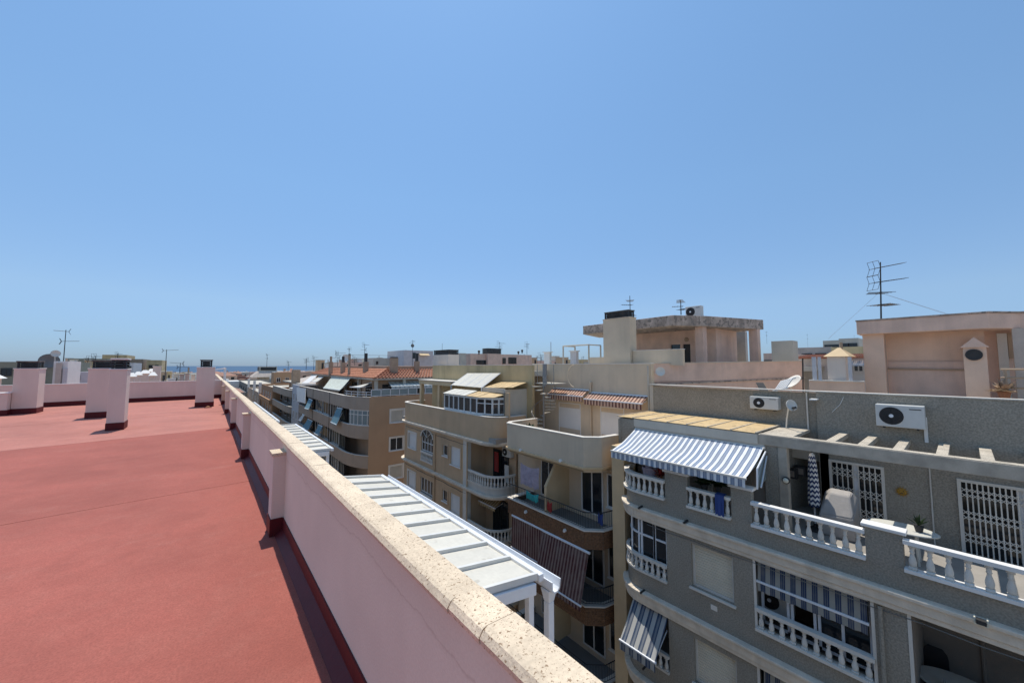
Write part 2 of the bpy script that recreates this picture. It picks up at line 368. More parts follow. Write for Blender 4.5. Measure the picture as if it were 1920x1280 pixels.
def window(parent, ax, X, y0, y1, z0, z1, kind='glass', n=2, frame='white', fw=.06, sill=True, depth=.1, name='window', label=None, transom=0, shutm='white', surround=None):
    """A window in plane X (or Y when ax == 'Y'): frame part, panes or shutter and sill as sub-parts."""
    y0, y1 = sorted((y0, y1)); z0, z1 = sorted((z0, z1)); a, b = X + depth - .05, X + depth + .03
    mb = MB(ax)
    mb.box(a, b, y0, y0 + fw, z0, z1).box(a, b, y1 - fw, y1, z0, z1).box(a + .001, b - .001, y0 + fw, y1 - fw, z0, z0 + fw).box(a + .001, b - .001, y0 + fw, y1 - fw, z1 - fw, z1)
    if kind == 'glass':
        for i in range(1, n):
            c = y0 + (y1 - y0) * i / n; mb.box(a + .004, b - .004, c - fw * .45, c + fw * .45, z0 + fw, z1 - fw)
        if transom:
            c = z1 - (z1 - z0) * transom; mb.box(a + .006, b - .006, y0 + fw, y1 - fw, c - fw * .4, c + fw * .4)
    w = mb.put(name, frame, parent, label=label)
    if kind == 'glass':
        for i in range(n):
            c0 = y0 + (y1 - y0) * i / n + fw * .45; c1 = y0 + (y1 - y0) * (i + 1) / n - fw * .45
            MB(ax).box(a + .03, a + .045, c0, c1, z0 + fw * .6, z1 - fw * .6).put('pane', 'glass', w)
    else:
        s = MB(ax); k = max(4, int((z1 - z0) / .085)) if name != 'shutter_door' else 1; h = (z1 - z0 - 2 * fw) / k
        for i in range(k):
            z = z0 + fw + i * h
            s.add([(a + .035, y0 + fw, z), (a + .035, y1 - fw, z), (a + .018, y1 - fw, z + h * .25), (a + .018, y0 + fw, z + h * .25), (a + .018, y1 - fw, z + h * .85), (a + .018, y0 + fw, z + h * .85), (a + .035, y1 - fw, z + h), (a + .035, y0 + fw, z + h)],
                  [(0, 1, 2, 3), (3, 2, 4, 5), (5, 4, 6, 7)])
        s.put('shutter', shutm, w)
    if sill: MB(ax).box(X - .07, X + depth, y0 - .06, y1 + .06, z0 - .06, z0 - .003).put('sill', frame, w)
    if surround:
        q = .13; e = X - .03
        MB(ax).box(e, X + .02, y0 - q, y0 - .003, z0 - .06, z1 + q).box(e, X + .02, y1 + .003, y1 + q, z0 - .06, z1 + q).box(e + .002, X + .02, y0 - .003, y1 + .003, z1 + .003, z1 + q).put('surround', surround, w)
    return w
def awning(label, Xt, zt, Xb, zb, y0, y1, m, val=.22, sag=.05, bar='alu_white', name='awning', yb=None, arms=True, group=None):
    """Canvas from a roller at (Xt, zt) down to a front bar at (Xb, zb), with valance and arms."""
    y0, y1 = sorted((y0, y1)); yb0, yb1 = yb or (y0, y1)
    t = thing(name, label, 'awning', (Xt, (y0 + y1) / 2, zt), group)
    mb = MB(); n = 8; k = 28; w0 = y0 * 1.7
    for side, dz in ((0, 0), (1, -.012)):
        vs = []
        for i in range(n + 1):
            u = i / n
            for j in range(k + 1):
                q = j / k; a = y0 + (y1 - y0) * q; b = yb0 + (yb1 - yb0) * q
                vs.append((Xt + (Xb - Xt) * u, a + (b - a) * u, zt + (zb - zt) * u - sag * sin(pi * u) * (1 + .25 * sin(q * 9 + i)) + (.007 * sin(q * 41 + u * 6 + w0) + .006 * sin(q * 73 - u * 4 + w0)) * min(1, 4 * u) + dz))
        fs = [(i * (k + 1) + j, i * (k + 1) + j + 1, (i + 1) * (k + 1) + j + 1, (i + 1) * (k + 1) + j) for i in range(n) for j in range(k)]
        mb.add(vs, fs)
    mb.put('canopy', m, t, smooth=True)
    s = -1 if Xb < Xt else 1
    if val:
        v = MB(); k = max(8, int((y1 - y0) / .12)); vs = []
        for j in range(k + 1):
            y = yb0 + (yb1 - yb0) * j / k; o = .012 * sin(j * 1.9); e = .018 * abs(sin(j * 1.571))
            vs += [(Xb + s * .02, y, zb - .03), (Xb + s * (.025) + o, y, zb - val + e)]
        v.add(vs, [(2 * j, 2 * j + 1, 2 * j + 3, 2 * j + 2) for j in range(k)])
        v.add([(x + .008, y, z) for x, y, z in vs], [(2 * j + 2, 2 * j + 3, 2 * j + 1, 2 * j) for j in range(k)])
        v.put('valance', m, t)
    MB().box(Xb - .035, Xb + .03, yb0 - .03, yb1 + .03, zb - .04, zb + .015).put('front_bar', bar, t, bevel=.008)
    MB().tube((Xt + .02, y0 - .03, zt - .02), (Xt + .02, y1 + .03, zt - .02), .05, 8).put('roller', bar, t)
    if arms:
        for y, yy in ((y0 + .06, yb0 + .04), (y1 - .06, yb1 - .04)):
            MB().tube((Xt, y, zt - .12 - .35 * abs(zb - zt)), (Xb, yy, zb - .02), .018, 6).put('arm', bar, t)
    return t
def ac_unit(label, loc, w=.9, h=.6, d=.32, ax=None, hole='dark', facing=-1, bracket=True):
    """Outdoor air-conditioning unit whose fan looks down -X (or -Y when ax == 'Y'); loc = back bottom centre."""
    t = thing('air_conditioner', label, 'air conditioner', loc)
    x, y, z = loc
    if ax == 'Y': x, y = y, x
    y1 = y + w / 2; y0 = y - w / 2; xf = x - d
    MB(ax).box(xf, x, y0, y1, z, z + h).put('casing', 'ac_casing', t, bevel=.015)
    r = min(h, w) * .40; cy = y + w * .17 if ax is None else y - w * .1
    cc = (xf, cy, z + h * .5)
    MB(ax).lathe([(r, -.006), (r, .01), (r * .95, .012), (r * .9, .0)], cc, 24, 'X').put('fan_opening', 'black', t)
    g = MB(ax)
    for q in (.3, .5, .7, .9):
        for i in range(18):
            a, b = 2 * pi * i / 18, 2 * pi * (i + 1) / 18
            g.tube((xf - .018, cy + r * q * cos(a), z + h * .5 + r * q * sin(a)), (xf - .018, cy + r * q * cos(b), z + h * .5 + r * q * sin(b)), .004, 3)
    for i in range(4):
        a = pi * i / 4; g.tube((xf - .018, cy + r * cos(a), z + h * .5 + r * sin(a)), (xf - .018, cy - r * cos(a), z + h * .5 - r * sin(a)), .005, 3)
    g.put('fan_guard', 'dark', t)
    MB(ax).lathe([(.05, 0), (.05, -.03)], (xf - .006, cy, z + h * .5), 10, 'X').put('fan_hub', 'alu_white', t)
    MB(ax).box(xf - .004, xf + .01, y0 + .06, y0 + w * .3, z + h * .82, z + h * .86).put('name_strip', 'dark', t)
    if bracket:
        for yy in (y0 + .15, y1 - .15): MB(ax).box(x - d * .9, x + .02, yy - .02, yy + .02, z - .05, z - .003).put('bracket', 'dark', t)
    return t
def dish(label, c, r, look, post=None, m='dirty_white', name='satellite_dish', arm=True):
    t = thing(name, label, 'satellite dish', post[0] if post else c)
    c = Vector(c); d = Vector(look).normalized(); q = d.to_track_quat('Z', 'Y')
    mb = MB(); n = 20; k = 5; vs = []
    for side in (0, 1):
        for j in range(k + 1):
            rr = r * j / k
            for i in range(n):
                a = 2 * pi * i / n; p = Vector((rr * cos(a), rr * sin(a), .32 * rr * rr / r - side * .018)); vs.append(c + q @ p)
    fs = []
    for side in (0, 1):
        o = side * (k + 1) * n
        fs += [(o + j * n + i, o + j * n + (i + 1) % n, o + (j + 1) * n + (i + 1) % n, o + (j + 1) * n + i) for j in range(k) for i in range(n)]
    o = (k + 1) * n
    fs += [(k * n + i, k * n + (i + 1) % n, o + k * n + (i + 1) % n, o + k * n + i) for i in range(n)]
    mb.add(vs, fs).put('reflector', m, t, smooth=True)
    if arm:
        f = c + d * (r * 1.0) + q @ Vector((0, -r * .5, 0)); MB().tube(c + q @ Vector((0, -r * .95, .2 * r)), f, .012, 6).put('feed_arm', 'alu', t)
        MB().tube(f, f - d * .12, .04, 8).put('receiver', 'dark', t)
    if post: MB().poly(list(post) + [tuple(c - d * .05)], .022, 8).put('mast', m, t)
    return t
def antenna(label, base, h, yagis, m='dark', group=None, r=.02, cat='antenna'):
    """A roof mast with yagi aerials: yagis = [(height, heading degrees, length, elements, half-width, tilt)]"""
    t = thing('antenna', label, cat, base, group)
    b = Vector(base)
    MB().tube(b, b + Vector((0, 0, h)), r, 6, r * .7).put('mast', m, t)
    for hh, az, L, n, hw, tilt in yagis:
        d = Vector((cos(R(az)), sin(R(az)), tilt)).normalized(); s = Vector((-sin(R(az)), cos(R(az)), 0)); o = b + Vector((0, 0, hh))
        mb = MB().tube(o - d * L * .2, o + d * L * .8, r * .5, 4)
        for i in range(n):
            p = o + d * L * (-.18 + .96 * i / max(1, n - 1)); q = hw * (1.25 - .5 * i / n)
            mb.tube(p - s * q, p + s * q, r * .3, 4)
        if L > .7: # reflector grid
            for k in (-1, 1):
                p = o - d * L * .2; e = p + Vector((0, 0, k * hw * 1.3)) - d * .1
                for j in (-1, 0, 1): mb.tube(p + s * hw * j, e + s * hw * j, r * .3, 4)
                mb.tube(e - s * hw, e + s * hw, r * .3, 4)
        mb.put('aerial', m, t)
    return t
def slat_cap(parent, x0, x1, y0, y1, z0, z1, n=3, m='cap', top='cap', over=.03):
    """Louvred chimney cap: corner posts, slats, lid."""
    mb = MB()
    for x in (x0, x1 - .06):
        for y in (y0, y1 - .06): mb.box(x, x + .06, y, y + .06, z0, z1 - .05)
    mb.box(x0 + .08, x1 - .08, y0 + .08, y1 - .08, z0, z1 - .06)
    c = mb.put('cap_core', 'black', parent)
    h = (z1 - z0 - .05) / n
    for i in range(n):
        z = z0 + h * i + h * .30
        MB().hexa([(x0 - over, y0 - over, z), (x1 + over, y0 - over, z), (x1 + over, y1 + over, z), (x0 - over, y1 + over, z)],
                  [(x0 + .05, y0 + .05, z + h * .55), (x1 - .05, y0 + .05, z + h * .55), (x1 - .05, y1 - .05, z + h * .55), (x0 + .05, y1 - .05, z + h * .55)]).put('cap_slat', m, parent)
    MB().box(x0 - over, x1 + over, y0 - over, y1 + over, z1 - .05, z1).put('cap_lid', top, parent, bevel=.01)
def rail_bars(parent, path, z0, z1, step=.11, m='black', r=.009, name='railing'):
    mb = MB()
    for a, b in zip(path, path[1:]):
        mb.tube((*a, z1), (*b, z1), .02, 6); mb.tube((*a, z0 + .08), (*b, z0 + .08), .012, 5)
    o = mb.put(name, m, parent); q = MB()
    for p, _ in walk(path, step): q.tube((p.x, p.y, z0 + .08), (p.x, p.y, z1), r, 4)
    b = q.put('railing_bars', m, o, kind='stuff'); return o

# ================================================================== ground, street, sea
M['sea'] = mat('sea_water', (.03, .08, .15), rough=.5, var=.12, scale=.01, fine=.05, fvar=.15, bump=.3, bdist=.4)
GZ = -17.2
g = MB()
def land(x, y): return GZ - 10.8 * min(1, max(0, (math.hypot(x, y) - 150) / 1200))
xs = [-4200, -1800, -700, -250, -80, 0, 80, 250, 700, 1800, 4200]; ys = [-900, -200, -60, 0, 60, 160, 300, 500, 800, 1100, 1420]
g.add([(x, y, land(x, y)) for y in ys for x in xs], [(j * 11 + i, j * 11 + i + 1, (j + 1) * 11 + i + 1, (j + 1) * 11 + i) for j in range(10) for i in range(10)])
tag(g.put('ground', 'paving'), kind='structure')
tag(MB().add([(-30000, 1300, -29.5), (50000, 1300, -29.5), (50000, 40000, -29.5), (-30000, 40000, -29.5)], [(0, 1, 2, 3)]).put('sea', 'sea'), kind='structure')
tag(MB().box(3.4, 10.6, -40, 120, GZ, GZ + .01).put('road', 'asphalt'), kind='structure')
for x0, x1 in ((1.2, 3.4), (10.6, 12.0)):
    tag(MB().box(x0, x1, -40, 120, GZ, GZ + .14).put('pavement', 'paving'), kind='structure')

# ================================================================== the roof we stand on
PX, FL = .785, -2.0                       # inner face of the parapet, roof level
PEND = [(-14, 26.6), (-6.0, 28.45), (-3.25, 29.08), (.785, 29.62)]
own = thing('apartment_building', 'pink rendered building below the red roof terrace', 'building', (-8, 12, GZ))
MB().box(-22, .95, -6, 29.6, GZ, FL - .06).put('wall', 'pink_wall', own)
deck = MB().prism([(-22, -6), (.80, -6), (.80, 29.9), (-3.25, 29.4), (-14, 26.9), (-22, 25)], FL - .06, FL - .012).put('roof_terrace', 'roof')
tag(deck, kind='structure')
# membrane laid in sheets across the roof; each sheet laps over the next
def seam(y, k=.17): return lambda x: y + k * (x - .6)
edges = [(-6, 0), (8.02, .08), (15.2, .168), (20.8, .13), (25.2, .13), (29.9, .14)]
for i, ((a, ka), (b, kb)) in enumerate(zip(edges, edges[1:])):
    za, zb = FL + .002, FL - .001       # near edge on top of the sheet before it
    A, B = seam(a, ka), seam(b, kb); n = 12; vs = []
    for j in range(n + 1):
        x = -22 + (PX + 22) * j / n
        wob = .012 * sin(j * 2.3 + i)
        vs += [(x, A(x) + wob - .03, za), (x, B(x) + .05, zb), (x, A(x) + wob - .03, FL - .012)]
    fs = []
    for j in range(n):
        p, q = 3 * j, 3 * j + 3; fs += [(p, q, q + 1, p + 1), (p + 2, q + 2, q, p)]
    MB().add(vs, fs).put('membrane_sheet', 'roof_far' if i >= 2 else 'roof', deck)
for x, y in ((atX(400, 757, .5).x, 24.8), (.30, 23.0)):
    p = (x * .4, y, FL); t = thing('roof_drain', 'small brown drain cap on the red roof ' + ('beside the far chimney' if y > 24 else 'nearer than the other drain cap'), 'drain cap', p)
    MB().lathe([(.10, 0), (.10, .03), (.06, .07), (.02, .09)], p, 10).put('cap', 'terracotta', t); MB().box(p[0] - .14, p[0] + .14, p[1] - .14, p[1] + .14, FL, FL + .012).put('flange', 'skirt', t)

par = thing('parapet_wall', 'long pale pink parapet wall with beige stone coping beside the red roof', 'wall', (.85, 12, FL))
MB().box(PX, .91, -4, 29.7, FL - .02, -.955).put('wall', 'parapet_pink', par)
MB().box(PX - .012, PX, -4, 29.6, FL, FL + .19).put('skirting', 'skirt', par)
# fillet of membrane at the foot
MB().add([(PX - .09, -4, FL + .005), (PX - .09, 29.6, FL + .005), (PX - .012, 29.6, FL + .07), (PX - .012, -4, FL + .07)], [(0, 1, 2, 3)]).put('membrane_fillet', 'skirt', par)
ys = [-4, -2.6, -1.3, -.2, .62, 1.10, 1.31, 2.55, 3.8, 5.05]
while ys[-1] < 29: ys.append(ys[-1] + 1.25)
ys[-1] = 29.75
for i, (a, b) in enumerate(zip(ys, ys[1:])):
    j = .004 * sin(i * 5.1); m = MB()
    x0, x1, zt, zb = PX - .028 + j, .928 + j * .6, -.905 + j * .5, -.955
    prof = [(x0 + .004, zb), (x0, zt - .030), (x0 + .016, zt - .007), (x0 + .034, zt), (x1 - .012, zt - .006), (x1, zt - .02), (x1, zb)]
    k = len(prof); a2, b2 = a + .002, b - .002
    m.add([(x, a2, z) for x, z in prof] + [(x, b2, z) for x, z in prof], [tuple(range(k)), tuple(range(2 * k - 1, k - 1, -1))] + [(q, q + k, (q + 1) % k + k, (q + 1) % k) for q in range(k)])
    m.put('coping_slab', 'coping', par)
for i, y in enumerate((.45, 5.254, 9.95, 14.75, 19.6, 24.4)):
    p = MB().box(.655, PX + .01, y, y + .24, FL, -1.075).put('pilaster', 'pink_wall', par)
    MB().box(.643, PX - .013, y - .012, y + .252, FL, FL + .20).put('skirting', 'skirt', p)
    MB().box(.64, PX - .001, y - .012, y + .252, -1.075, -1.04).put('cap', 'coping', p)

endw = thing('parapet_wall', 'low pink parapet across the far end of the red roof', 'wall', (-5, 29, FL))
MB().ribbon(PEND, .16, FL - .02, -.93, 0).put('wall', 'pink_wall', endw)
PE2 = list(PEND)
MB().ribbon(PE2, .01, FL, FL + .22, .012).put('skirting', 'skirt', endw)
for a, b in zip(PEND, PEND[1:]):
    L = (Vector(b) - Vector(a)).length; n = max(1, round(L / 1.25))
    for i in range(n):
        p = Vector(a).lerp(Vector(b), i / n); q = Vector(a).lerp(Vector(b), (i + 1) / n)
        MB().ribbon([tuple(p), tuple(p.lerp(q, .996))], .18, -.93, -.895, .02).put('coping_slab', 'white', endw)

def chimney(label, x0, x1, y0, y1, zt, zc, n=3, inset=.06, lid='cap', capm='cap', group='chimneys on the red roof'):
    t = thing('chimney', label, 'chimney', ((x0 + x1) / 2, (y0 + y1) / 2, FL), group)
    MB().box(x0, x1, y0, y1, FL - .02, zt).put('stack', 'pink_wall', t, bevel=.012)
    MB().box(x0 - .012, x1 + .012, y0 - .012, y1 + .012, FL, FL + .23).put('skirting', 'skirt', t)
    MB().box(x0 - .02, x1 + .02, y0 - .02, y1 + .02, zt, zt + .035).put('capping', 'white', t, bevel=.008)
    slat_cap(t, x0 + inset, x1 - inset, y0 + inset, y1 - inset, zt + .035, zc, n, capm, lid)
    return t
chimney('pink chimney standing forward of the others, white lid over dark slats', -2.33, -1.945, 16.85, 17.55, -.13, .235, 3, .03, 'white')
chimney('pink chimney half hidden behind the white lidded chimney', -3.49, -2.80, 21.2, 21.95, -.13, .215, 3, .09)
chimney('pink chimney with drum shaped dark cap next to the long parapet', -.37, .33, 23.6, 24.2, -.10, .30, 3, .13)
c0 = chimney('wide pink chimney at the left of the roof with low dark slatted cap', -6.15, -5.48, 24.9, 25.75, -.14, .20, 3, .06)
lw = thing('low_wall', 'low pink block with white edge against the wide left chimney', 'wall', (-6.5, 24.7, FL))
MB().box(-7.4, -6.16, 24.55, 25.1, FL - .02, -1.12).put('block', 'pink_wall', lw); MB().box(-7.42, -6.14, 24.53, 25.12, -1.12, -1.085).put('capping', 'white', lw)
MB().box(-7.41, -6.15, 24.54, 25.09, FL, FL + .22).put('skirting', 'skirt', lw)
vc = thing('vent_stack', 'small pink vent with white sloped cap at the left picture edge', 'vent', (-8.2, 29.9, -1.9))
MB().box(-8.7, -7.85, 29.7, 30.4, -2.6, -.62).put('stack', 'pink_wall', vc); MB().hexa([(-8.8, 29.6, -.62), (-7.7, 29.6, -.62), (-7.7, 30.5, -.62), (-8.8, 30.5, -.62)], [(-8.6, 29.9, -.36), (-8.0, 29.9, -.36), (-8.0, 30.2, -.36), (-8.6, 30.2, -.36)]).put('cap', 'white', vc)
MB().lathe([(.09, 0), (.09, .02)], (-8.05, 29.69, -.8), 10, 'Y').put('opening', 'black', vc)

# white pergolas fixed below the parapet, over the terraces of the floor underneath
def pergola(label, Xo, Xi, ya, yb, zo, zi, n, post_z, group='white pergolas below the parapet', gutter=True):
    t = thing('pergola', label, 'pergola', (Xo, (ya + yb) / 2, post_z), group)
    for i in range(n):
        a = ya + (yb - ya) * i / n; b = ya + (yb - ya) * (i + 1) / n
        MB().plate((Xi, a + .03, zi), (Xo - .04, a + .03, zo), (Xo - .04, b - .03, zo), (Xi, b - .03, zi), .016).put('roof_panel', 'panel_white', t)
    for i in range(n + 1):
        a = ya + (yb - ya) * i / n; e = .022
        MB().hexa([(Xi, a - e, zi - .03), (Xo - .05, a - e, zo - .03), (Xo - .05, a + e, zo - .03), (Xi, a + e, zi - .03)], [(Xi, a - e, zi + .045), (Xo - .05, a - e, zo + .045), (Xo - .05, a + e, zo + .045), (Xi, a + e, zi + .045)]).put('rafter', 'rafter_shade_grey', t)
    MB().box(Xo - .05, Xo + .02, ya - .05, yb + .05, zo - .05, zo + .035).put('front_rail', 'alu_white', t, bevel=.008)
    MB().hexa([(Xi, ya - .05, zi - .16), (Xo - .1, ya - .05, zo - .17), (Xo - .1, ya + .02, zo - .17), (Xi, ya + .02, zi - .16)], [(Xi, ya - .05, zi - .04), (Xo - .1, ya - .05, zo - .04), (Xo - .1, ya + .02, zo - .04), (Xi, ya + .02, zi - .04)]).put('end_beam', 'alu_white', t, bevel=.006)
    for y in (ya + .0, (ya + yb) / 2, yb - .08):
        MB().box(Xo - .17, Xo - .09, y, y + .08, post_z, zo - .05).put('post', 'alu_white', t, bevel=.008)
    if gutter:
        gm = MB(); pr = [(Xo + .02, -.02), (Xo + .025, -.12), (Xo + .06, -.16), (Xo + .12, -.16), (Xo + .155, -.12), (Xo + .17, -.02), (Xo + .155, -.02), (Xo + .14, -.11), (Xo + .115, -.14), (Xo + .065, -.14), (Xo + .04, -.11), (Xo + .035, -.02)]
        k = len(pr); gm.add([(x, ya - .18, zo + z) for x, z in pr] + [(x, yb + .1, zo + z) for x, z in pr], [tuple(range(k)), tuple(range(2 * k - 1, k - 1, -1))] + [(i, (i + 1) % k, (i + 1) % k + k, i + k) for i in range(k)])
        gm.put('gutter', 'alu_white', t)
        d = MB(); d.hexa([(Xo + .05, ya - .1, zo - .30), (Xo + .14, ya - .1, zo - .30), (Xo + .14, ya - .01, zo - .30), (Xo + .05, ya - .01, zo - .30)], [(Xo + .025, ya - .13, zo - .15), (Xo + .165, ya - .13, zo - .15), (Xo + .165, ya + .02, zo - .15), (Xo + .025, ya + .02, zo - .15)])
        d.box(Xo + .05, Xo + .14, ya - .1, ya - .01, post_z, zo - .30).put('downpipe', 'alu_white', t, bevel=.01)
    return t
PO = 3.15
pergola('white roofed pergola nearest below the parapet, with gutter and downpipe', PO, 1.0, 1.05 * PO, 2.66 * PO, -.785 * PO, -.785 * PO + .30, 10, -5.2)
pergola('farther white pergola past the first one, seen from its end', PO - .1, 1.0, 4.02 * 3.05, 18.3, -.80 * PO, -.80 * PO + .05, 9, -5.2, group='white pergolas below the parapet', gutter=False)
pergola('long slatted white pergola farthest along the parapet', 2.46, 1.0, 18.5, 29.0, -2.35, -2.3, 16, -5.2, gutter=False)
MB().box(1.0, 3.3, -6, 29.6, -5.5, -5.2).put('terrace_slab', 'pink_wall', own)
MB().box(3.2, 3.3, -6, 29.6, -5.2, -4.4).put('terrace_parapet', 'pink_wall', own)

# ================================================================== grey building across the street
GX = 12.0
gb = thing('apartment_building', 'grey stuccoed apartment block with white balustrades and cream cornices', 'building', (13, 0, GZ))
YE = -9.0
ZC = [(-4.94, -5.36), (-7.74, -8.18), (-10.58, -11.02), (-13.4, -13.84)]
def gpath(y0): return [(GX, 7.5)] and ([(GX, y0)] if y0 < 7.5 else [])
ARC = arc(12.9, 7.5, .9, 180, 80, 12)                     # rounded corner, from the facade round towards the party wall
FULL = [(13.4, 8.4)] + ARC[::-1] + [(GX, YE)]            # outer line with the street on its right-hand side going -Y
def sub(ya, yb):
    """Facade line between two y values, running towards -Y."""
    return [(GX, ya), (GX, yb)]
def fr(X, tl, br):
    y1, z1 = yz(*tl, X); y0, z0 = yz(*br, X); return y0, y1, z0, z1
# lower storeys: facade sheet with openings
win1 = fr(GX, (1295, 1019), (1377, 1137)); win2 = fr(GX, (1301, 1196), (1380, 1320))
lg1 = fr(GX, (1414, 1048), (1636, 1262)); lg2 = (-3.2, Yof(1704, 1150, GX), -7.25, -5.40)
w1 = (win1[0], win1[1], -6.87, -5.56); DZ = -2.83
lg1 = (Yof(1637, 1165, GX), Yof(1414, 1060, GX), -7.18, -5.365)
cw = (Yof(1250, 1030, GX), 7.5)                           # straight part of the rounded corner bay
holes = []
for k in range(4):
    d = DZ * k
    holes += [(w1[0], w1[1], w1[2] + d, w1[3] + d), (lg1[0], lg1[1], lg1[2] + d, lg1[3] + d), (lg2[0], lg2[1], lg2[2] + d, lg2[3] + d), (cw[0], 7.5, -7.12 + d, -5.365 + d)]
MB().facade(GX, .22, YE, 7.5, GZ, -4.95, holes).put('wall', 'grey', gb)
q = MB()
for k in range(4):
    d = DZ * k; q.ribbon([(13.4, 8.4)] + ARC[::-1], .2, (-8.2 if k < 3 else -9) + d + .0, -7.12 + d, 0)
q.put('bay_wall', 'grey', gb)
# storey floors and rooms behind the facade
for k in range(5):
    z = -5.36 + DZ * k
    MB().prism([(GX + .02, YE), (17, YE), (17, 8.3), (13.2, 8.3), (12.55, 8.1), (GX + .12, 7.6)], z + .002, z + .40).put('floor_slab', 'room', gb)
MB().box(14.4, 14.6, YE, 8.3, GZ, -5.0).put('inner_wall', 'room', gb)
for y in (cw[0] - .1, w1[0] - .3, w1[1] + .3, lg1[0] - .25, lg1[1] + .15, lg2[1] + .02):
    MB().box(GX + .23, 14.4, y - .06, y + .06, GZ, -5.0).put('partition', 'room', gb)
MB().box(13.35, 20, 8.28, 8.42, GZ, -4.96).put('party_wall', 'grey', gb)
for i, (zt, zb) in enumerate(ZC):
    c = MB(); P = FULL
    c.ribbon(P, .10, zb, zb + .12, .10).ribbon(P, .10, zb + .12, zt - .09, .14).ribbon(P, .10, zt - .09, zt, .20)
    c.put('cornice', 'cornice', gb, bevel=.02)
MB().poly([(GX - .02, 7.2 - i * .8, -5.47 - .03 * (i % 2)) for i in range(19)], .010, 5).put('cable', 'fargrey', gb)
MB().tube((GX - .05, 1.45, -5.4), (GX - .05, 1.45, GZ), .04, 8).put('downpipe', 'grey', gb)
for z in (-7.28, -10.11): MB().box(GX - .012, GX, 4.98, 5.16, z, z + .14).put('vent_grille', 'dirty_white', gb)
# windows with roller shutters
for k in range(3):
    window(gb, None, GX, w1[0], w1[1], w1[2] + DZ * k, w1[3] + DZ * k, 'shutter', fw=.07, depth=.16, frame='dirty_white', shutm='shutter_cream')
# bay: glazing of storey one
bp = ARC[::-1][3:] + [(GX, cw[0])]
bw = MB()
for z in (-6.95, -5.95, -5.42): bw.ribbon(bp, .17, z, z + .055, -.10)
pts = walk(bp, .62)
for p, a in pts: pass
fr_ = bw
o = offset(bp, .14)
cum = 0
for f in (0, 4, 8, 9):
    if f < len(o): p = o[f]; bw.box(p[0] - .03, p[0] + .03, p[1] - .03, p[1] + .03, -6.95, -5.37)
for yy in (cw[0] + .03, (cw[0] + 7.5) / 2, 7.0): bw.box(GX + .09, GX + .17, yy - .035, yy + .035, -6.95, -5.37)
bwo = bw.put('bay_window', 'alu_white', gb)
MB().ribbon(bp, .165, -6.9, -5.4, -.15).put('pane', 'glass', bwo)
for k in (0, 1, 2):
    d = DZ * k
    balustrade(gb, ARC[::-1][2:] + [(GX, cw[0])], -7.14 + d, -6.58 + d, .215, wide=.06)
# loggia balustrades and jambs
for k in range(2):
    d = DZ * k
    balustrade(gb, sub(lg1[1], lg1[0]), -7.22 + d, -6.62 + d, .235)
    for y in (lg1[0], lg1[1], lg2[1]): MB().box(GX - .012, GX + .02, y - .03, y + .03, -7.18 + d, -5.365 + d).put('jamb_trim', 'dirty_white', gb)
    balustrade(gb, sub(lg2[1], lg2[0]), -7.6 + d, -7.05 + d, .24)
# glazing inside the middle loggia
lw_ = MB(); X = GX + .32
for y in [lg1[1] - .05 - (lg1[1] - lg1[0] - .1) * f for f in (.27, .31, .52, .56, .76, .985, .01)]: lw_.box(X, X + .05, y - .03, y + .03, -7.16, -5.37)
lw_.box(X, X + .05, lg1[0], lg1[1], -7.16, -7.1)
lwo = lw_.put('loggia_window', 'alu_white', gb)
MB().box(X + .02, X + .03, lg1[0], lg1[0] + (lg1[1] - lg1[0]) * .48, -7.1, -5.4).put('pane', 'glass', lwo)

# top storey parapet: balustrades between solid piers
ZR = -3.80
b1 = Yof(1247, 920, GX); b2a, b2b = Yof(1289, 930, GX), Yof(1371, 950, GX); b3a, b3b = Yof(1409, 950, GX), Yof(1622, 1010, GX); b4a = Yof(1694, 1030, GX)
base = MB().ribbon([(13.4, 8.4)] + ARC[::-1] + [(GX, YE)], .2, -4.94, -4.46, 0)
base.put('parapet_base', 'grey', gb)
for a, b, zt in ((b1, b2a, -3.53), (b2b, b3a, -3.53), (b3b, b4a, -3.72)):
    MB().box(GX, GX + .2, b, a, -4.46, zt).put('parapet_pier', 'grey', gb)
    MB().box(GX - .06, GX + .27, b - .06, a + .06, zt, zt + .075).put('pier_coping', 'white', gb, bevel=.012)
balustrade(gb, [(13.1, 8.39)] + ARC[::-1][1:] + [(GX, b1)], -4.47, -3.82, .225, rail=.10)
balustrade(gb, sub(b2a, b2b), -4.47, -3.84, .225, rail=.08)
balustrade(gb, sub(b3a, b3b), -4.47, ZR, .245, rail=.085, railm='white')
balustrade(gb, sub(b4a, YE), -4.47, ZR, .255, rail=.085, railm='white')
# terrace floor, back wall, alcove
DK = -4.95; BX = 15.75
MB().box(GX + .15, 17.2, YE, 8.3, DK - .03, DK).put('terrace_floor', 'deck_tile', gb)
gA = (Yof(1659, 900, BX), Yof(1556, 900, BX)); gB = (-2.6, Yof(1796, 930, BX)); GT = -.192 * BX
yS = .2 * BX
MB().facade(BX, .22, YE, yS, DK, -.87, [(gA[0], gA[1], DK, GT), (gB[0], gB[1], DK, GT)]).put('back_wall', 'grey', gb)
MB().facade(BX + .12, .22, yS, 9.2, -2.75, -.92, []).put('back_wall', 'grey', gb)
MB().prism([(BX, yS - .02), (17.0, yS - .02), (17.0, 2.9), (BX, 2.9)][::-1], DK, -2.6).put('alcove_wall', 'grey', gb)
MB().ribbon([(13.5, 4.55), (15.5, 4.25), (17.0, 3.7), (17.0, 2.9)][::-1], .12, DK, -2.6, 0).put('alcove_wall', 'grey', gb)
MB().box(BX - .03, BX + .27, YE, 9.2, -.87, -.84).put('wall_coping', 'dirty_white', gb)
MB().box(BX + .1, BX + .3, 9.06, 9.24, -5, -.9).put('corner_post', 'concrete', gb)
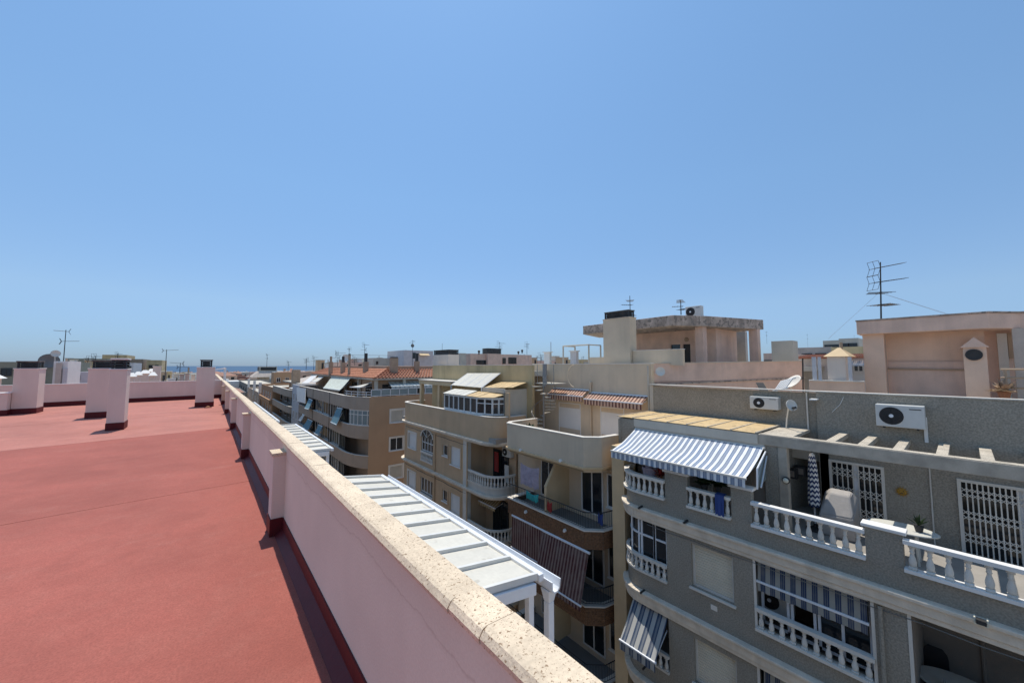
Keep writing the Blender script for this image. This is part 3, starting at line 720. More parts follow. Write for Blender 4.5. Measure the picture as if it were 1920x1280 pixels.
MB().box(BX + .25, 22, YE, 9.2, -3.2, -2.8).put('roof_slab', 'concrete', gb)
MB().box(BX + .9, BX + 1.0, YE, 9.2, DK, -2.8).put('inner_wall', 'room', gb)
# pergola beam, posts and rafters
BMX = 13.35
MB().box(BMX, BMX + .28, YE, 8.5, -2.43, -2.12).put('pergola_beam', 'beam', gb, bevel=.012)
MB().box(BMX + .01, BMX + .27, YE, 4.1, -2.12, -2.105).put('beam_top', 'beam_top', gb)
for py in (1476, ):
    y0, y1 = Yof(1477, 900, BMX), Yof(1460, 900, BMX); MB().box(BMX + .03, BMX + .26, y0, y1, DK, -2.43).put('post', 'beam', gb, bevel=.01)
for px, py in ((1577, 814), (1631, 822), (1691, 831), (1756, 840), (1830, 846), (1914, 856)):
    y = Yof(px, py, BX) + (.02 if px < 1700 else -.05)
    MB().box(BMX + .28, BX, y - .20, y, -2.27, -2.13).put('rafter', 'beam_top', gb, bevel=.008)
MB().box(BMX + .28, BX, 3.35, 4.15, -2.22, -2.13).put('rafter_slab', 'beam_top', gb)
MB().box(BMX + .05, BMX + .25, 3.55, 4.02, DK, -2.43).put('front_wall', 'grey', gb)
MB().box(BMX - .03, BMX + .3, 8.47, 9.15, -6.4, -2.15).put('end_pier', 'grey', gb)
MB().box(13.3, 16, 9.08, 9.2, -6.4, -2.2).put('end_wall', 'grey', gb)
MB().box(BMX + .02, BMX + .2, 4.0, 8.47, -2.6, -2.43).put('awning_beam', 'dirty_white', gb)
# side screen at the awning end (white frame, grey glass)
gs = MB(); P0, P1 = Vector((12.05, 3.80, -3.45)), Vector((13.3, 3.95, -2.62))
gs.poly([(12.05, 3.82, -3.45), (12.12, 3.82, -2.9), (13.3, 3.95, -2.62)], .025); gs.poly([(12.30, 3.80, -3.45), (13.32, 3.93, -2.75)], .022)
gso = gs.put('side_screen', 'alu_white', gb)
MB().add([(12.1, 3.83, -3.45), (13.3, 3.96, -3.45), (13.3, 3.96, -2.66), (12.15, 3.83, -2.9)], [(0, 1, 2, 3)]).put('pane', 'glass_grey', gso)
# closed terrace behind the awning: shaded partition
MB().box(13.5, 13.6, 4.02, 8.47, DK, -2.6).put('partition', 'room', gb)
MB().box(BMX + .05, BMX + .15, 5.6, 5.85, DK, -2.6).put('post', 'beam', gb)
# folding lattice gates
def gate(y0, y1, X, n, gaps=()):
    mb = MB(); z0, z1 = DK + .02, GT
    for a, b in ((y0, y0 + .07), (y1 - .07, y1)): mb.box(X - .05, X + .04, a, b, z0, z1 - .0705)
    mb.box(X - .05, X + .04, y0, y1, z1 - .07, z1 + .001)
    gt = mb.put('lattice_gate', 'dirty_white', gb)
    bars = MB(); w = (y1 - y0 - .14) / n
    for i in range(1, n):
        y = y0 + .07 + w * i; MB().box(X - .035, X - .005, y - .013, y + .013, z0, z1 - .07).put('upright', 'dirty_white', gt)
    lat = MB()
    for i in range(n):
        a, b = y0 + .07 + w * i, y0 + .07 + w * (i + 1)
        for zc in (z1 - .34, z1 - .92, z1 - 1.5):
            for s in (-.07, .07):
                lat.tube((X - .022, a, zc + s - w * .55), (X - .022, b, zc + s + w * .55), .009, 4); lat.tube((X - .026, a, zc + s + w * .55), (X - .026, b, zc + s - w * .55), .009, 4)
    lat.put('lattice', 'dirty_white', gt, kind='stuff')
    for a, b in gaps: MB().box(X + .02, X + .08, a, b, z0, z1 - .07).put('door_stile', 'alu_white', gt)
    MB().box(X + .10, X + .12, y0 + .07, y1 - .07, z0, z1 - .07).put('pane', 'glass', gt)
    return gt
gate(gA[0], gA[1], BX, 9, [((gA[0] + gA[1]) / 2 - .04, (gA[0] + gA[1]) / 2 + .06)])
gate(gB[0], gB[1], BX, 30, [(gB[1] - 1.12, gB[1] - .95)])
MB().tube((BX - .03, .72, -2.5), (BX - .03, .72, DK), .018, 6).box(BX - .05, BX, .66, .78, -2.75, -2.5).put('conduit', 'dirty_white', gb)
MB().tube((BX + .08, Yof(1511, 740, BX), -.9), (BX + .08, Yof(1511, 740, BX), -2.2), .025, 8).put('downpipe', 'dirty_white', gb)
# beige ribbed sheets over the closed terrace
sr = thing('canopy_roof', 'sandy ribbed sheet roof above the big blue striped awning', 'roof', (14.5, 6.5, -2.12))
pa = [9.2, 8.42, 7.62, 6.95, 6.3, 5.65, 5.0, 4.6]
pa = [9.22 - (9.22 - 4.18) * i / 7 for i in range(8)]
for a, b in zip(pa, pa[1:]):
    MB().plate((BMX - .06, b + .01, -2.10), (BMX - .06, a - .01, -2.10), (BX - .02, a - .01, -2.085), (BX - .02, b + .01, -2.085), .012).put('sheet', 'panel_beige', sr)
for a in pa: MB().box(BMX - .08, BX - .02, a - .022, a + .022, -2.10, -2.06).put('rib', 'beam_top', sr)
MB().box(BMX - .05, BMX - .003, 4.15, 8.47, -2.42, -2.12).put('fascia', 'concrete', sr)

# awnings on the grey building
awning('large blue and white striped awning, sunlit, over the top terrace', 13.33, -2.50, 11.72, -3.13, 4.0, 8.42, 'stripe_blue', .26, .07, 'dirty_white')
awning('navy striped roller awning hanging steep above the loggia balustrade', GX + .10, -5.40, GX + .03, -5.93, lg1[0] + .10, lg1[1] - .06, 'stripe_navy', .26, .02, arms=False)
awning('navy striped awning at the bottom edge in the loggia below', GX + .10, -5.40 + DZ, GX + .03, -6.2 + DZ, lg1[0] + .12, lg1[1] - .1, 'stripe_navy', .42, .03, arms=False)
awning('blue striped awning with a sunlit triangle on the rounded corner bay', 12.08, -8.22, 11.22, -9.26, cw[0] + .05, 7.85, 'stripe_wide', .30, .03)

# things on the grey building's terrace and walls
p = atX(1438, 767, BX + .1); ac_unit('white air conditioner left of the small satellite dish on the grey wall', (BX + .10, p.y, -1.56), .88, .44, .33)
p = atX(1688, 797, BX - .02); ac_unit('white air conditioner alone on the right part of the grey wall', (BX - .02, Yof(1690, 790, BX), -1.76), .98, .63, .36)
MB().box(BX - .07, BX - .003, Yof(1740, 810, BX), Yof(1733, 810, BX), -2.15, -1.45).put('pipe_cover', 'white', gb)
p = atX(1482, 760, 15.0)
dish('small white dish on a bent post beside the air conditioner', p, .185, (-.55, -.80, .25), [(15.35, Yof(1474, 798, 15.35), -2.1), (15.3, Yof(1475, 780, 15.3), -1.8), (15.1, Yof(1478, 768, 15.1), -1.45)])
MB().poly([(BX - .01, 2.45, -1.0), (BX - .02, 2.55, -1.25), (BX - .01, 2.75, -1.5)], .008, 5).put('cable', 'white', gb)
MB().box(BX - .35, BX - .0, Yof(1535, 742, BX), Yof(1522, 742, BX), -1.13, -1.09).put('wall_bracket', 'white', gb)
# folded parasol
PP = atX(1525, 905, 14.4)
t = thing('parasol', 'folded navy and white chevron parasol on the grey terrace', 'parasol', (14.4, PP.y, DK))
x, y = 14.4, PP.y
MB().tube((x, y, DK + .03), (x, y, -2.62), .022, 8).put('pole', 'white', t); MB().lathe([(.24, 0), (.24, .05), (.05, .09), (.05, .2)], (x, y, DK), 14).put('base', 'dark', t)
m = MB(); n = 12; levels = [(.05, -2.66), (.085, -2.8), (.115, -3.1), (.135, -3.5), (.15, -3.9), (.155, -4.15), (.12, -4.27)]
cz = MB(); bands = 22
for i in range(bands):
    cz.k = i % 2
    def rad(z):
        for (r0, a), (r1, b) in zip(levels, levels[1:]):
            if a >= z >= b: return r0 + (r1 - r0) * (a - z) / (a - b)
        return .12
    za = -2.66 - 1.56 * i / bands; zb = -2.66 - 1.56 * (i + 1) / bands
    vs = []
    for z in (za, zb):
        for j in range(16):
            a = 2 * pi * j / 16; zz = z - (.055 if j % 2 else 0); rr = rad(max(-4.26, min(-2.66, zz))) * (1 if j % 2 else .86)
            vs.append((x + rr * cos(a), y + rr * sin(a), zz))
    cz.add(vs, [(j, (j + 1) % 16, 16 + (j + 1) % 16, 16 + j) for j in range(16)])
M['navy_cloth'] = mat('navy_cloth', (.03, .045, .12), var=.15); cz.put('canopy', ['white', 'navy_cloth'], t)
MB().lathe([(.03, 0), (.01, .1)], (x, y, -2.64), 8).put('finial', 'dark', t)
# covered barbecue
t = thing('covered_barbecue', 'bulky object under a grey fabric cover beside the lattice gate', 'cover', (14.5, 1.9, DK))
c0 = atX(1570, 930, 14.5)
cx, cy = 14.5, Yof(1572, 940, 14.5)
cy = 2.52
m = MB().hexa([(14.2, 2.13, DK), (14.95, 2.13, DK), (14.95, 2.92, DK), (14.2, 2.92, DK)], [(14.18, 2.15, -4.32), (14.95, 2.13, -3.86), (14.95, 2.90, -3.86), (14.18, 2.92, -4.36)])
m.hexa([(14.18, 2.15, -4.32), (14.95, 2.13, -3.861), (14.95, 2.90, -3.861), (14.18, 2.92, -4.36)], [(14.50, 2.24, -3.76), (14.88, 2.26, -3.70), (14.88, 2.72, -3.70), (14.50, 2.70, -3.76)])
m.put('cover', 'grey_cover', t, bevel=.05)
# terrace table with potted plant
tx, ty = 14.0, Yof(1690, 985, 14.0)
def table(label, x, y, z, rx, ry, h, topm='plastic', legm='plastic'):
    t = thing('table', label, 'table', (x, y, z))
    MB().lathe([(1, h - .035), (1, h - .01), (.97, h)], (x, y, z), 28, sx=rx, sy=ry).put('tabletop', topm, t)
    for a in (45, 135, 225, 315):
        px, py = x + rx * .6 * cos(R(a)), y + ry * .6 * sin(R(a)); MB().tube((px, py, z), (px - .04 * cos(R(a)), py - .04 * sin(R(a)), z + h - .03), .025, 6).put('leg', legm, t)
    return t
table('oval ivory garden table behind the top balustrade', tx, ty, DK, .42, .66, .80)
def potted(label, x, y, z, s=1, pot='terracotta', spiky=True, n=16, seed=1, col='leaf', cat='potted plant'):
    rnd = random.Random(seed); t = thing('potted_plant', label, cat, (x, y, z))
    MB().lathe([(.07 * s, 0), (.10 * s, .15 * s), (.11 * s, .15 * s), (.11 * s, .17 * s)], (x, y, z), 12).put('pot', pot, t)
    m = MB()
    for i in range(n):
        a = rnd.random() * 6.28; e = R(35 + rnd.random() * 50) if spiky else R(rnd.random() * 80); L = s * (.18 + .16 * rnd.random())
        d = Vector((cos(a) * cos(e), sin(a) * cos(e), sin(e))); p = Vector((x, y, z + .16 * s)); q = p + d * L; s_ = Vector((-sin(a), cos(a), 0)) * (.028 if spiky else .06) * s; mid = p + d * L * .5 + Vector((0, 0, .03 * s))
        m.add([p, mid + s_, q, mid - s_], [(0, 1, 2, 3)])
    m.put('foliage', col, t); return t
potted('spiky potted plant standing on the oval ivory table', 13.95, Yof(1722, 978, 13.95), DK + .80, .9, 'dark', True, 22, 3)
# sun plaque
py_, pz_ = yz(1691, 921, BX)
t = thing('sun_plaque', 'ochre ceramic sun face hung on the grey wall', 'wall ornament', (BX, py_, pz_))
MB().lathe([(.10, 0), (.10, -.03), (.07, -.05), (.02, -.055)], (BX, py_, pz_), 18, 'X').put('face', 'gold', t)
rm = MB()
for i in range(14):
    a = 2 * pi * i / 14; b = .13
    rm.add([(BX - .02, py_ + .095 * cos(a - b), pz_ + .095 * sin(a - b)), (BX - .02, py_ + .095 * cos(a + b), pz_ + .095 * sin(a + b)), (BX - .015, py_ + .165 * cos(a), pz_ + .165 * sin(a)), (BX - .002, py_ + .1 * cos(a), pz_ + .1 * sin(a))], [(0, 1, 2), (0, 2, 3), (1, 2, 3), (0, 1, 3)])
rm.put('rays', 'gold', t); 
for s in (-1, 1): MB().lathe([(.016, 0), (.012, -.012)], (BX - .045, py_ + s * .035, pz_ + .025), 8, 'X').put('eye', 'dark', t)
MB().box(BX - .06, BX - .045, py_ - .03, py_ + .03, pz_ - .045, pz_ - .03).put('mouth', 'dark', t)
# wall tiles in the alcove, lamp on the post
for i, (px, py) in enumerate(((1483, 887), (1500, 883))):
    X = 15.4 if i == 0 else 15.9; y, z = yz(px, py, X)
    t = thing('wall_tile', 'dark framed square tile on the alcove wall, ' + ('the one by the post lamp' if i == 0 else 'the one nearer the parasol'), 'wall ornament', (X, y, z))
    MB().box(X - .02, X + .2, y - .16, y + .16, z - .16, z + .16).put('frame', 'dark', t); MB().box(X - .03, X - .02, y - .10, y + .10, z - .10, z + .10).put('face', 'room', t)
y, z = yz(1474, 900, BMX)
t = thing('wall_lamp', 'round bulkhead lamp on the terrace post', 'lamp', (BMX, y, z))
MB().lathe([(.10, .03), (.10, -.02), (.085, -.05)], (BMX, y, z), 14, 'X').put('body', 'dark', t); MB().lathe([(.075, -.05), (.06, -.085), (.02, -.10)], (BMX, y, z), 14, 'X').put('diffuser', 'lamp', t)
y, z = yz(1839, 1156, GX)
t = thing('wall_lamp', 'small floodlight lit by the sun above the cream cornice', 'lamp', (GX - .2, y, z))
MB().box(GX - .26, GX - .14, y - .09, y + .09, z - .06, z - .04).box(GX - .26, GX - .14, y - .09, y - .07, z - .04, z + .07).box(GX - .26, GX - .14, y + .07, y + .09, z - .04, z + .07).put('yoke', 'lamp', t)
MB().box(GX - .30, GX - .18, y - .06, y + .06, z - .03, z + .05).put('head', 'dark', t)
MB().box(GX - .15, GX + .02, y - .02, y + .02, z - .08, z - .06).put('arm', 'dark', t)
# water spouts in the cornices
for px, py in ((1200, 950), (1204, 1108), (1285, 977), (1208, 1250)):
    X = GX - .14; y, z = yz(px, py, X)
    MB().tube((X - .10, y, z - .02), (X + .2, y, z), .035, 8).put('spout', 'dark', gb)
# flowers and pots along the covered terrace, towels
for i, (px, py, s, c, lab) in enumerate(((1190, 905, .9, 'lilac', 'lilac bundle of cloth'), )):
    pass
y, z = yz(1218, 884, 12.5)
t = thing('laundry_basket', 'lilac fabric basket behind the rounded balustrade', 'basket', (12.5, y, z)); MB().lathe([(.8, -.2), (1, .1), (1.02, .16), (.9, .16), (.8, .0)], (12.5, y, z), 16, sx=.2, sy=.27).put('basket', 'lilac', t)
MB().lathe([(.9, .10), (.5, .2)], (12.5, y, z), 12, sx=.18, sy=.24).put('cloth', 'lilac', t)
potted('red potted plant behind the left balustrade under the awning', 12.4, Yof(1237, 888, 12.4), Zof(1237, 893, 12.4) - .12, 1.0, 'terracotta', False, 30, 5, 'red')
potted('dark bushy pot plant on the first solid pier', 12.12, Yof(1256, 888, 12.1), -3.455, .7, 'dark', False, 30, 6)
potted('dark trailing plant near the middle of the covered terrace', 12.35, Yof(1282, 896, 12.3), -3.62, .8, 'dark', False, 34, 7)
potted('bushy green plant behind the short balustrade', 12.4, Yof(1320, 900, 12.4), -3.95, 1.2, 'dark', False, 50, 8)
potted('leafy dark plant right of the hanging blue towel', 12.45, Yof(1345, 905, 12.4), -3.9, 1.1, 'dark', False, 40, 9)
potted('low plant in a trough at the right pier under the awning', 12.12, Yof(1375, 915, 12.1), -3.455, .6, 'dark', False, 30, 10)
y, z = yz(1352, 940, GX)
t = thing('towel', 'navy blue towel draped over the short balustrade', 'towel', (GX - .12, y, -3.82)); MB().add([(GX - .11 - .01 * sin(j * 2), y - .13 + .26 * j / 6, -3.82) for j in range(7)] + [(GX - .125 - .02 * sin(j * 2 + 1), y - .12 + .24 * j / 6, -4.42) for j in range(7)] + [(GX + .1, y - .13 + .26 * j / 6, -3.81) for j in range(7)], [(j, j + 1, j + 8, j + 7) for j in range(6)] + [(j + 14, j + 15, j + 1, j) for j in range(6)]).put('cloth', 'blue', t)
# loggia below: table and chairs in the shade, air conditioner and curtain
table('large oval table in the dark loggia at the bottom right', 13.1, Yof(1805, 1250, 13.1), -8.0 + .2, .5, .75, .75, 'plastic', 'dark')
def chair(label, x, y, z, rz):
    t = thing('chair', label, 'chair', (x, y, z)); c, s = cos(rz), sin(rz)
    def w_(a, b, h): return (x + a * c - b * s, y + a * s + b * c, z + h)
    MB().hexa([w_(-.22, -.22, .40), w_(.22, -.22, .40), w_(.22, .22, .40), w_(-.22, .22, .40)], [w_(-.22, -.22, .45), w_(.22, -.22, .45), w_(.22, .22, .45), w_(-.22, .22, .45)]).put('seat', 'black', t)
    pr = []
    m = MB(); n = 8; vs = []
    for k, dx in ((0, 0), (1, .03)):
        for j in range(6):
            for i in range(n + 1):
                u = -1 + 2 * i / n; h = .45 + .5 * j / 5; wv = .21 * (1 if j < 3 else math.sqrt(max(0, 1 - ((j - 3) / 2.4) ** 2)))
                vs.append(w_(-.20 - .06 * j / 5 - dx, u * wv, h))
    o = 6 * (n + 1); m.add(vs, [(j * (n + 1) + i, j * (n + 1) + i + 1, (j + 1) * (n + 1) + i + 1, (j + 1) * (n + 1) + i) for j in range(5) for i in range(n)] + [(o + j * (n + 1) + i, o + (j + 1) * (n + 1) + i, o + (j + 1) * (n + 1) + i + 1, o + j * (n + 1) + i + 1) for j in range(5) for i in range(n)])
    m.put('backrest', 'black', t)
    for a in (-.19, .19):
        for b in (-.19, .19): MB().tube(w_(a, b, 0), w_(a, b, .40), .016, 6).put('leg', 'black', t)
chair('black chair seen against the wall of the dark loggia, farther from the street', 13.75, Yof(1752, 1225, 13.7), -7.8, pi)
chair('black chair at the street side of the oval loggia table', 12.75, Yof(1735, 1240, 12.8), -7.8, pi / 2)
MB().tube((14.38, Yof(1843, 1220, 14.3), -5.4), (14.38, Yof(1843, 1220, 14.3), -7.8), .04, 8).put('pipe', 'room', gb)
ac_unit('air conditioner inside the loggia behind the navy striped awning', (GX + 1.05, Yof(1452, 1128, GX + .7), -7.0), .8, .6, .3)
mc = MB(); yy = lg1[0] + .05; vs = []
for j in range(25): vs += [(GX + .42 + .03 * sin(j * 1.3), yy + .9 * j / 24, -5.4), (GX + .42 + .03 * sin(j * 1.3), yy + .9 * j / 24, -7.1)]
M['curtain'] = mat('pale_green_curtain', (.36, .40, .36), var=.12, scale=3)
t = thing('curtain', 'pale curtain in the right half of the glazed loggia', 'curtain', (GX + .42, yy, -7.1)); mc.add(vs, [(2 * j, 2 * j + 1, 2 * j + 3, 2 * j + 2) for j in range(24)]).put('cloth', 'curtain', t)

# ================================================================== beige building with brick-faced balconies
bb = thing('apartment_building', 'beige apartment block with brick faced balconies and spiral stair on its terrace', 'building', (13, 12, GZ))
BF = 11.9
BP = [(14.2, 15.2), (12.3, 15.15), (BF, 14.85), (BF, 9.92), (12.45, 9.42), (13.5, 9.32)]
BSZ = [-6.55, -9.43, -12.31, -15.19]
MB().box(13.5, 16.6, 9.22, 15.85, GZ, -4.0).put('wall', 'beige', bb)
bx = MB().facade(16.0, .3, 9.22, 17.4, -4.0, .09, []); bx.put('upper_wall', 'beige', bb)
MB().box(15.97, 16.33, 9.2, 17.4, .09, .12).put('wall_coping', 'white', bb)
MB().box(16.3, 30, 9.3, 17.4, -.4, -.1).put('roof', 'concrete', bb)
MB().box(12.55, 13.6, 8.47, 9.02, GZ, -3.15).put('party_pillar', 'yellow', bb)
MB().ribbon(BP, .16, -4.08, -2.92).put('terrace_parapet', 'beige', bb)
MB().ribbon(BP, .20, -2.92, -2.885, .03).put('parapet_coping', 'dirty_white', bb)
MB().ribbon(BP, .3, -4.16, -4.08, .06).ribbon(BP, .3, -4.24, -4.16, -.02).ribbon(BP, .3, -4.32, -4.24, -.10).put('moulding', 'yellow', bb)
MB().prism([(13.6, 9.35), (12.5, 9.5), (BF + .1, 9.96), (BF + .1, 14.8), (12.35, 15.1), (14.2, 15.15), (16, 15.8), (16.1, 9.35)], -4.3, -3.98).put('terrace_slab', 'beige', bb)
bal_path = [(13.5, 14.75), (BF, 14.72), (BF, 9.9), (12.45, 9.4), (12.95, 9.3), (13.5, 9.25)]
def bricks(path, z0, z1, parent):
    m = MB(); rnd = random.Random(4); row = 0; z = z0
    h = .062
    while z < z1 - .03:
        for a, b in zip(path, path[1:]):
            a, b = Vector(a), Vector(b); L = (b - a).length; d = (b - a) / L; nrm = Vector((d.y, -d.x)); s = -.12 if row % 2 else 0
            while s < L:
                u0, u1 = max(0, s), min(L, s + .23); s += .242
                if u1 - u0 < .03: continue
                e = .012 + rnd.random() * .012
                p, q = a + d * u0, a + d * u1; o = nrm * e
                m.hexa([(p.x, p.y, z), (p.x + o.x, p.y + o.y, z), (q.x + o.x, q.y + o.y, z), (q.x, q.y, z)], [(p.x, p.y, z + h - .012), (p.x + o.x, p.y + o.y, z + h - .012), (q.x + o.x, q.y + o.y, z + h - .012), (q.x, q.y, z + h - .012)])
        z += h; row += 1
    return m.put('bricks', 'brick', parent, kind='stuff')
for k, zs in enumerate(BSZ):
    P = [(p[0], p[1]) for p in bal_path]
    band = MB().ribbon(P, .18, zs - .74, zs - .03).put('brick_band', 'mortar', bb)
    if k < 3: bricks(P[1:-1] if k else P[:-1], zs - .72, zs - .06, band)
    MB().ribbon(P, .22, zs - .03, zs + .02, .05).put('slab_edge', 'dirty_white', bb)
    MB().prism([(13.5, 9.3), (12.5, 9.45), (BF + .12, 9.98), (BF + .12, 14.65), (13.5, 14.7)], zs - .5, zs - .25).put('balcony_floor', 'fargrey', bb)  # dark grey floor stands in for the shade inside the balcony
    if k < 3:
        rail_bars(bb, P[1:], zs + .02, zs + .70, .115)
        pw = MB(); pw.add([(11.98, 12.12, zs), (13.5, 12.12, zs), (13.5, 12.12, zs + 2.2), (12.6, 12.12, zs + 2.0), (11.98, 12.12, zs + 1.15), (11.98, 12.26, zs), (13.5, 12.26, zs), (13.5, 12.26, zs + 2.2), (12.6, 12.26, zs + 2.0), (11.98, 12.26, zs + 1.15)], [(0, 1, 2, 3, 4), (9, 8, 7, 6, 5), (0, 4, 9, 5), (4, 3, 8, 9), (3, 2, 7, 8)])
        pw.put('balcony_divider', 'yellow', bb)
        window(bb, None, 13.5, 10.15, 11.35, zs, zs + 2.08, 'glass', 2, 'white', .06, False, 0, 'glass_door')
        window(bb, None, 13.5, 9.33, 9.93, zs + .55, zs + 1.95, 'glass', 2, 'white', .06, True, 0)
        window(bb, None, 13.5, 12.9, 14.0, zs, zs + 2.05, 'glass', 2, 'white', .06, False, 0, 'glass_door')
for a, b in ((1048, 1089), (1126, 1171)):
    y1, y0 = Yof(a, 780, 16.0), Yof(b, 780, 16.0)
    window(bb, None, 16.0, max(9.5, y0), y1, -3.98, -2.1, 'shutter', fw=.05, depth=.03, sill=False, name='shutter_door', frame='white', shutm='white')
for px in (1108,):
    y = Yof(px, 760, 15.95); MB().tube((15.93, y, -3.98), (15.93, y, -1.0), .05, 8).lathe([(.075, 0), (.075, .16), (.03, .2)], (15.93, y, -1.05), 10).put('vent_pipe', 'beige', bb)
MB().tube((15.9, 9.32, -4), (15.9, 9.32, .0), .045, 8).put('downpipe', 'concrete', bb)
awning('small terracotta striped awning above the left white shutter', 15.96, -1.31, 15.45, -1.62, Yof(1102, 735, 15.9), Yof(1037, 735, 15.9), 'stripe_terr', .30, .01)
awning('second terracotta striped awning, right of the vent pipe', 15.96, -1.42, 15.45, -1.73, 9.4, Yof(1105, 740, 15.9), 'stripe_terr', .30, .01)
awning('maroon striped drop awning, left one, with its bar higher', BF - .03, -7.30, 11.82, -8.78, 12.28, 14.40, 'stripe_red', .22, .02, arms=False)
awning('longer maroon striped drop awning sloping out over the brick balcony', BF - .05, -7.30, 11.33, -9.08, 9.66, 12.22, 'stripe_red', .22, .03, arms=False)
for i, (px, py) in enumerate(((975, 844), (1050, 864), (985, 960), (1058, 995))):
    y, z = yz(px, py, BF - .1); lab = ['lamp under the beige terrace parapet, the left one', 'lamp under the beige terrace parapet, nearer the middle', 'small lamp on the brick band over the left maroon awning', 'small lamp on the brick band over the longer maroon awning'][i]
    t = thing('wall_lamp', lab, 'lamp', (BF, y, z)); MB().lathe([(.05, .12), (.06, 0), (.04, -.03)], (BF - .12, y, z), 10, 'X').put('head', 'white', t); MB().box(BF - .14, BF - .02, y - .02, y + .02, z + .05, z + .08).put('bracket', 'white', t)
# spiral stair
ss = thing('spiral_staircase', 'grey metal spiral staircase rising from the beige terrace to the roof', 'staircase', (14.7, 15.0, -3.98))
scx, scy = 14.75, 14.75 + .35
MB().tube((scx, scy, -3.98), (scx, scy, .02), .045, 8).put('post', 'alu', ss)
MB().box(scx - .1, scx + .9, scy - .9, scy + .5, -1.02, -.97).put('landing', 'concrete', ss)
for yy in (scy - .85, scy + .45): MB().tube((scx - .05, yy, -.97), (scx - .05, yy, .05), .018, 6).put('landing_rail', 'alu', ss)
n = 15; rp = []
for i in range(n):
    a = R(200 - 27 * i); b = a - R(27); z = -3.8 + i * .19; r = .68
    MB().hexa([(scx + .05 * cos(a), scy + .05 * sin(a), z - .04), (scx + r * cos(a), scy + r * sin(a), z - .04), (scx + r * cos(b), scy + r * sin(b), z - .04), (scx + .05 * cos(b), scy + .05 * sin(b), z - .04)],
              [(scx + .05 * cos(a), scy + .05 * sin(a), z), (scx + r * cos(a), scy + r * sin(a), z), (scx + r * cos(b), scy + r * sin(b), z), (scx + .05 * cos(b), scy + .05 * sin(b), z)]).put('step', 'concrete', ss)
    rp.append((scx + r * cos(a), scy + r * sin(a), z + .8))
hr = MB().poly(rp, .015, 6)
for i in range(0, n): hr.tube(rp[i], (rp[i][0], rp[i][1], rp[i][2] - .8), .01, 5)
hr.put('handrail', 'alu', ss)
MB().box(scx - .05, scx + .03, scy - .25, scy + .02, -1.15, .1).put('screen', 'alu', ss)
hose = MB().poly([(15.6, 14.1 + .55 * cos(R(a)) - .6, -.55 + .62 * sin(R(a))) for a in range(-80, 91, 15)], .02, 6)
tag(hose.put('hose', 'beige', None, loc=(15.6, 14, -1)), 'beige hose hanging in a loop beside the spiral staircase', 'hose')
potted('dark planter with shrubs by the foot of the spiral staircase', 12.9, 14.3, -3.98, 2.2, 'dark', False, 60, 12)
# laundry on the balcony
for lab, c, xx, y0, y1, z0, z1 in (('lilac sheet hung to dry under the beige balcony ceiling', 'lilac', 12.15, 12.75, 14.1, -5.75, -4.75), ('teal towel over the black balcony railing', 'teal', BF - .03, 12.5, 13.35, -6.2, -5.82), ('orange cloth on the railing beside the balcony divider', 'red', BF - .03, 11.65, 11.95, -6.35, -5.9), ('blue drying rack cloth at the chamfered railing corner', 'blue', 12.4, 9.35, 9.6, -6.3, -5.82)):
    t = thing('laundry', lab, 'laundry', (xx, y0, z0)); m = MB(); vs = []
    for j in range(13):
        y = y0 + (y1 - y0) * j / 12; o = .04 * sin(j * 1.7)
        vs += [(xx + o * .3, y, z1 - .12 * sin(pi * j / 12)), (xx - .05 + o, y, (z0 + z1) / 2 - .05 * sin(j)), (xx - .03 + o, y, z0 + .05 * sin(j * 2.1))]
    m.add(vs, [(3 * j + q, 3 * j + 1 + q, 3 * j + 4 + q, 3 * j + 3 + q) for j in range(12) for q in (0, 1)]).put('cloth', c, t, smooth=True)
# roof things: stair tower with louvred cap, low walls, flues
tw = thing('chimney', 'big beige chimney tower with dark louvred top on the beige roof', 'chimney', (17, 11.6, 0))
MB().box(16.8, 17.4, 10.82, 12.48, -.1, 2.54).put('stack', 'beige', tw); slat_cap(tw, 16.84, 17.36, 10.9, 12.40, 2.54, 2.93, 3, 'cap', 'cap', .02)
MB().box(16.78, 17.42, 10.80, 12.50, 2.49, 2.545).put('capping', 'beige', tw)
lw2 = thing('low_wall', 'low beige wall right of the chimney tower', 'wall', (17, 9.6, 0)); MB().box(17.0, 17.2, 8.2, 10.8, .02, .76).put('wall', 'beige', lw2); MB().box(16.98, 17.22, 8.18, 10.8, .76, .79).put('capping', 'dirty_white', lw2)
lw3 = thing('low_wall', 'low beige wall left of the chimney tower', 'wall', (17, 13, 0)); MB().box(17.0, 17.2, 12.5, 13.6, -.1, .48).put('wall', 'beige', lw3)
for i, (px, pw, zt) in enumerate(((1027, 10, .95), (1077, 11, .95))):
    X = 19.0; a, b = Yof(px + pw / 2, 660, X), Yof(px - pw / 2, 660, X); c = (a + b) / 2
    t = thing('flue', ['white rooftop flue with flat cap next to a thin pole', 'bluish white rooftop flue standing in the pipe frame'][i], 'flue', (X, c, .1))
    MB().box(X - .12, X + .12, a, b, -.1, zt).put('stack', 'white' if i == 0 else 'blue_paint', t); MB().box(X - .2, X + .2, a - .06, b + .08, zt, zt + .06).put('cap', 'white', t)
t = thing('pipe_frame', 'rusty pipe frame for drying laundry on the beige roof', 'frame', (18.5, 17, 0)); X = 18.5
a, b = Yof(1056, 660, X), Yof(1104, 660, X); zz = Zof(1070, 648, X)
fm = MB()
for y in (a, b): fm.tube((X, y, -.1), (X, y, zz), .05, 6).tube((X + 1.2, y, -.1), (X + 1.2, y, zz), .05, 6).tube((X, y, zz), (X + 1.2, y, zz), .04, 6)
fm.tube((X, a, zz), (X, b, zz), .05, 6).put('pipes', 'concrete', t)
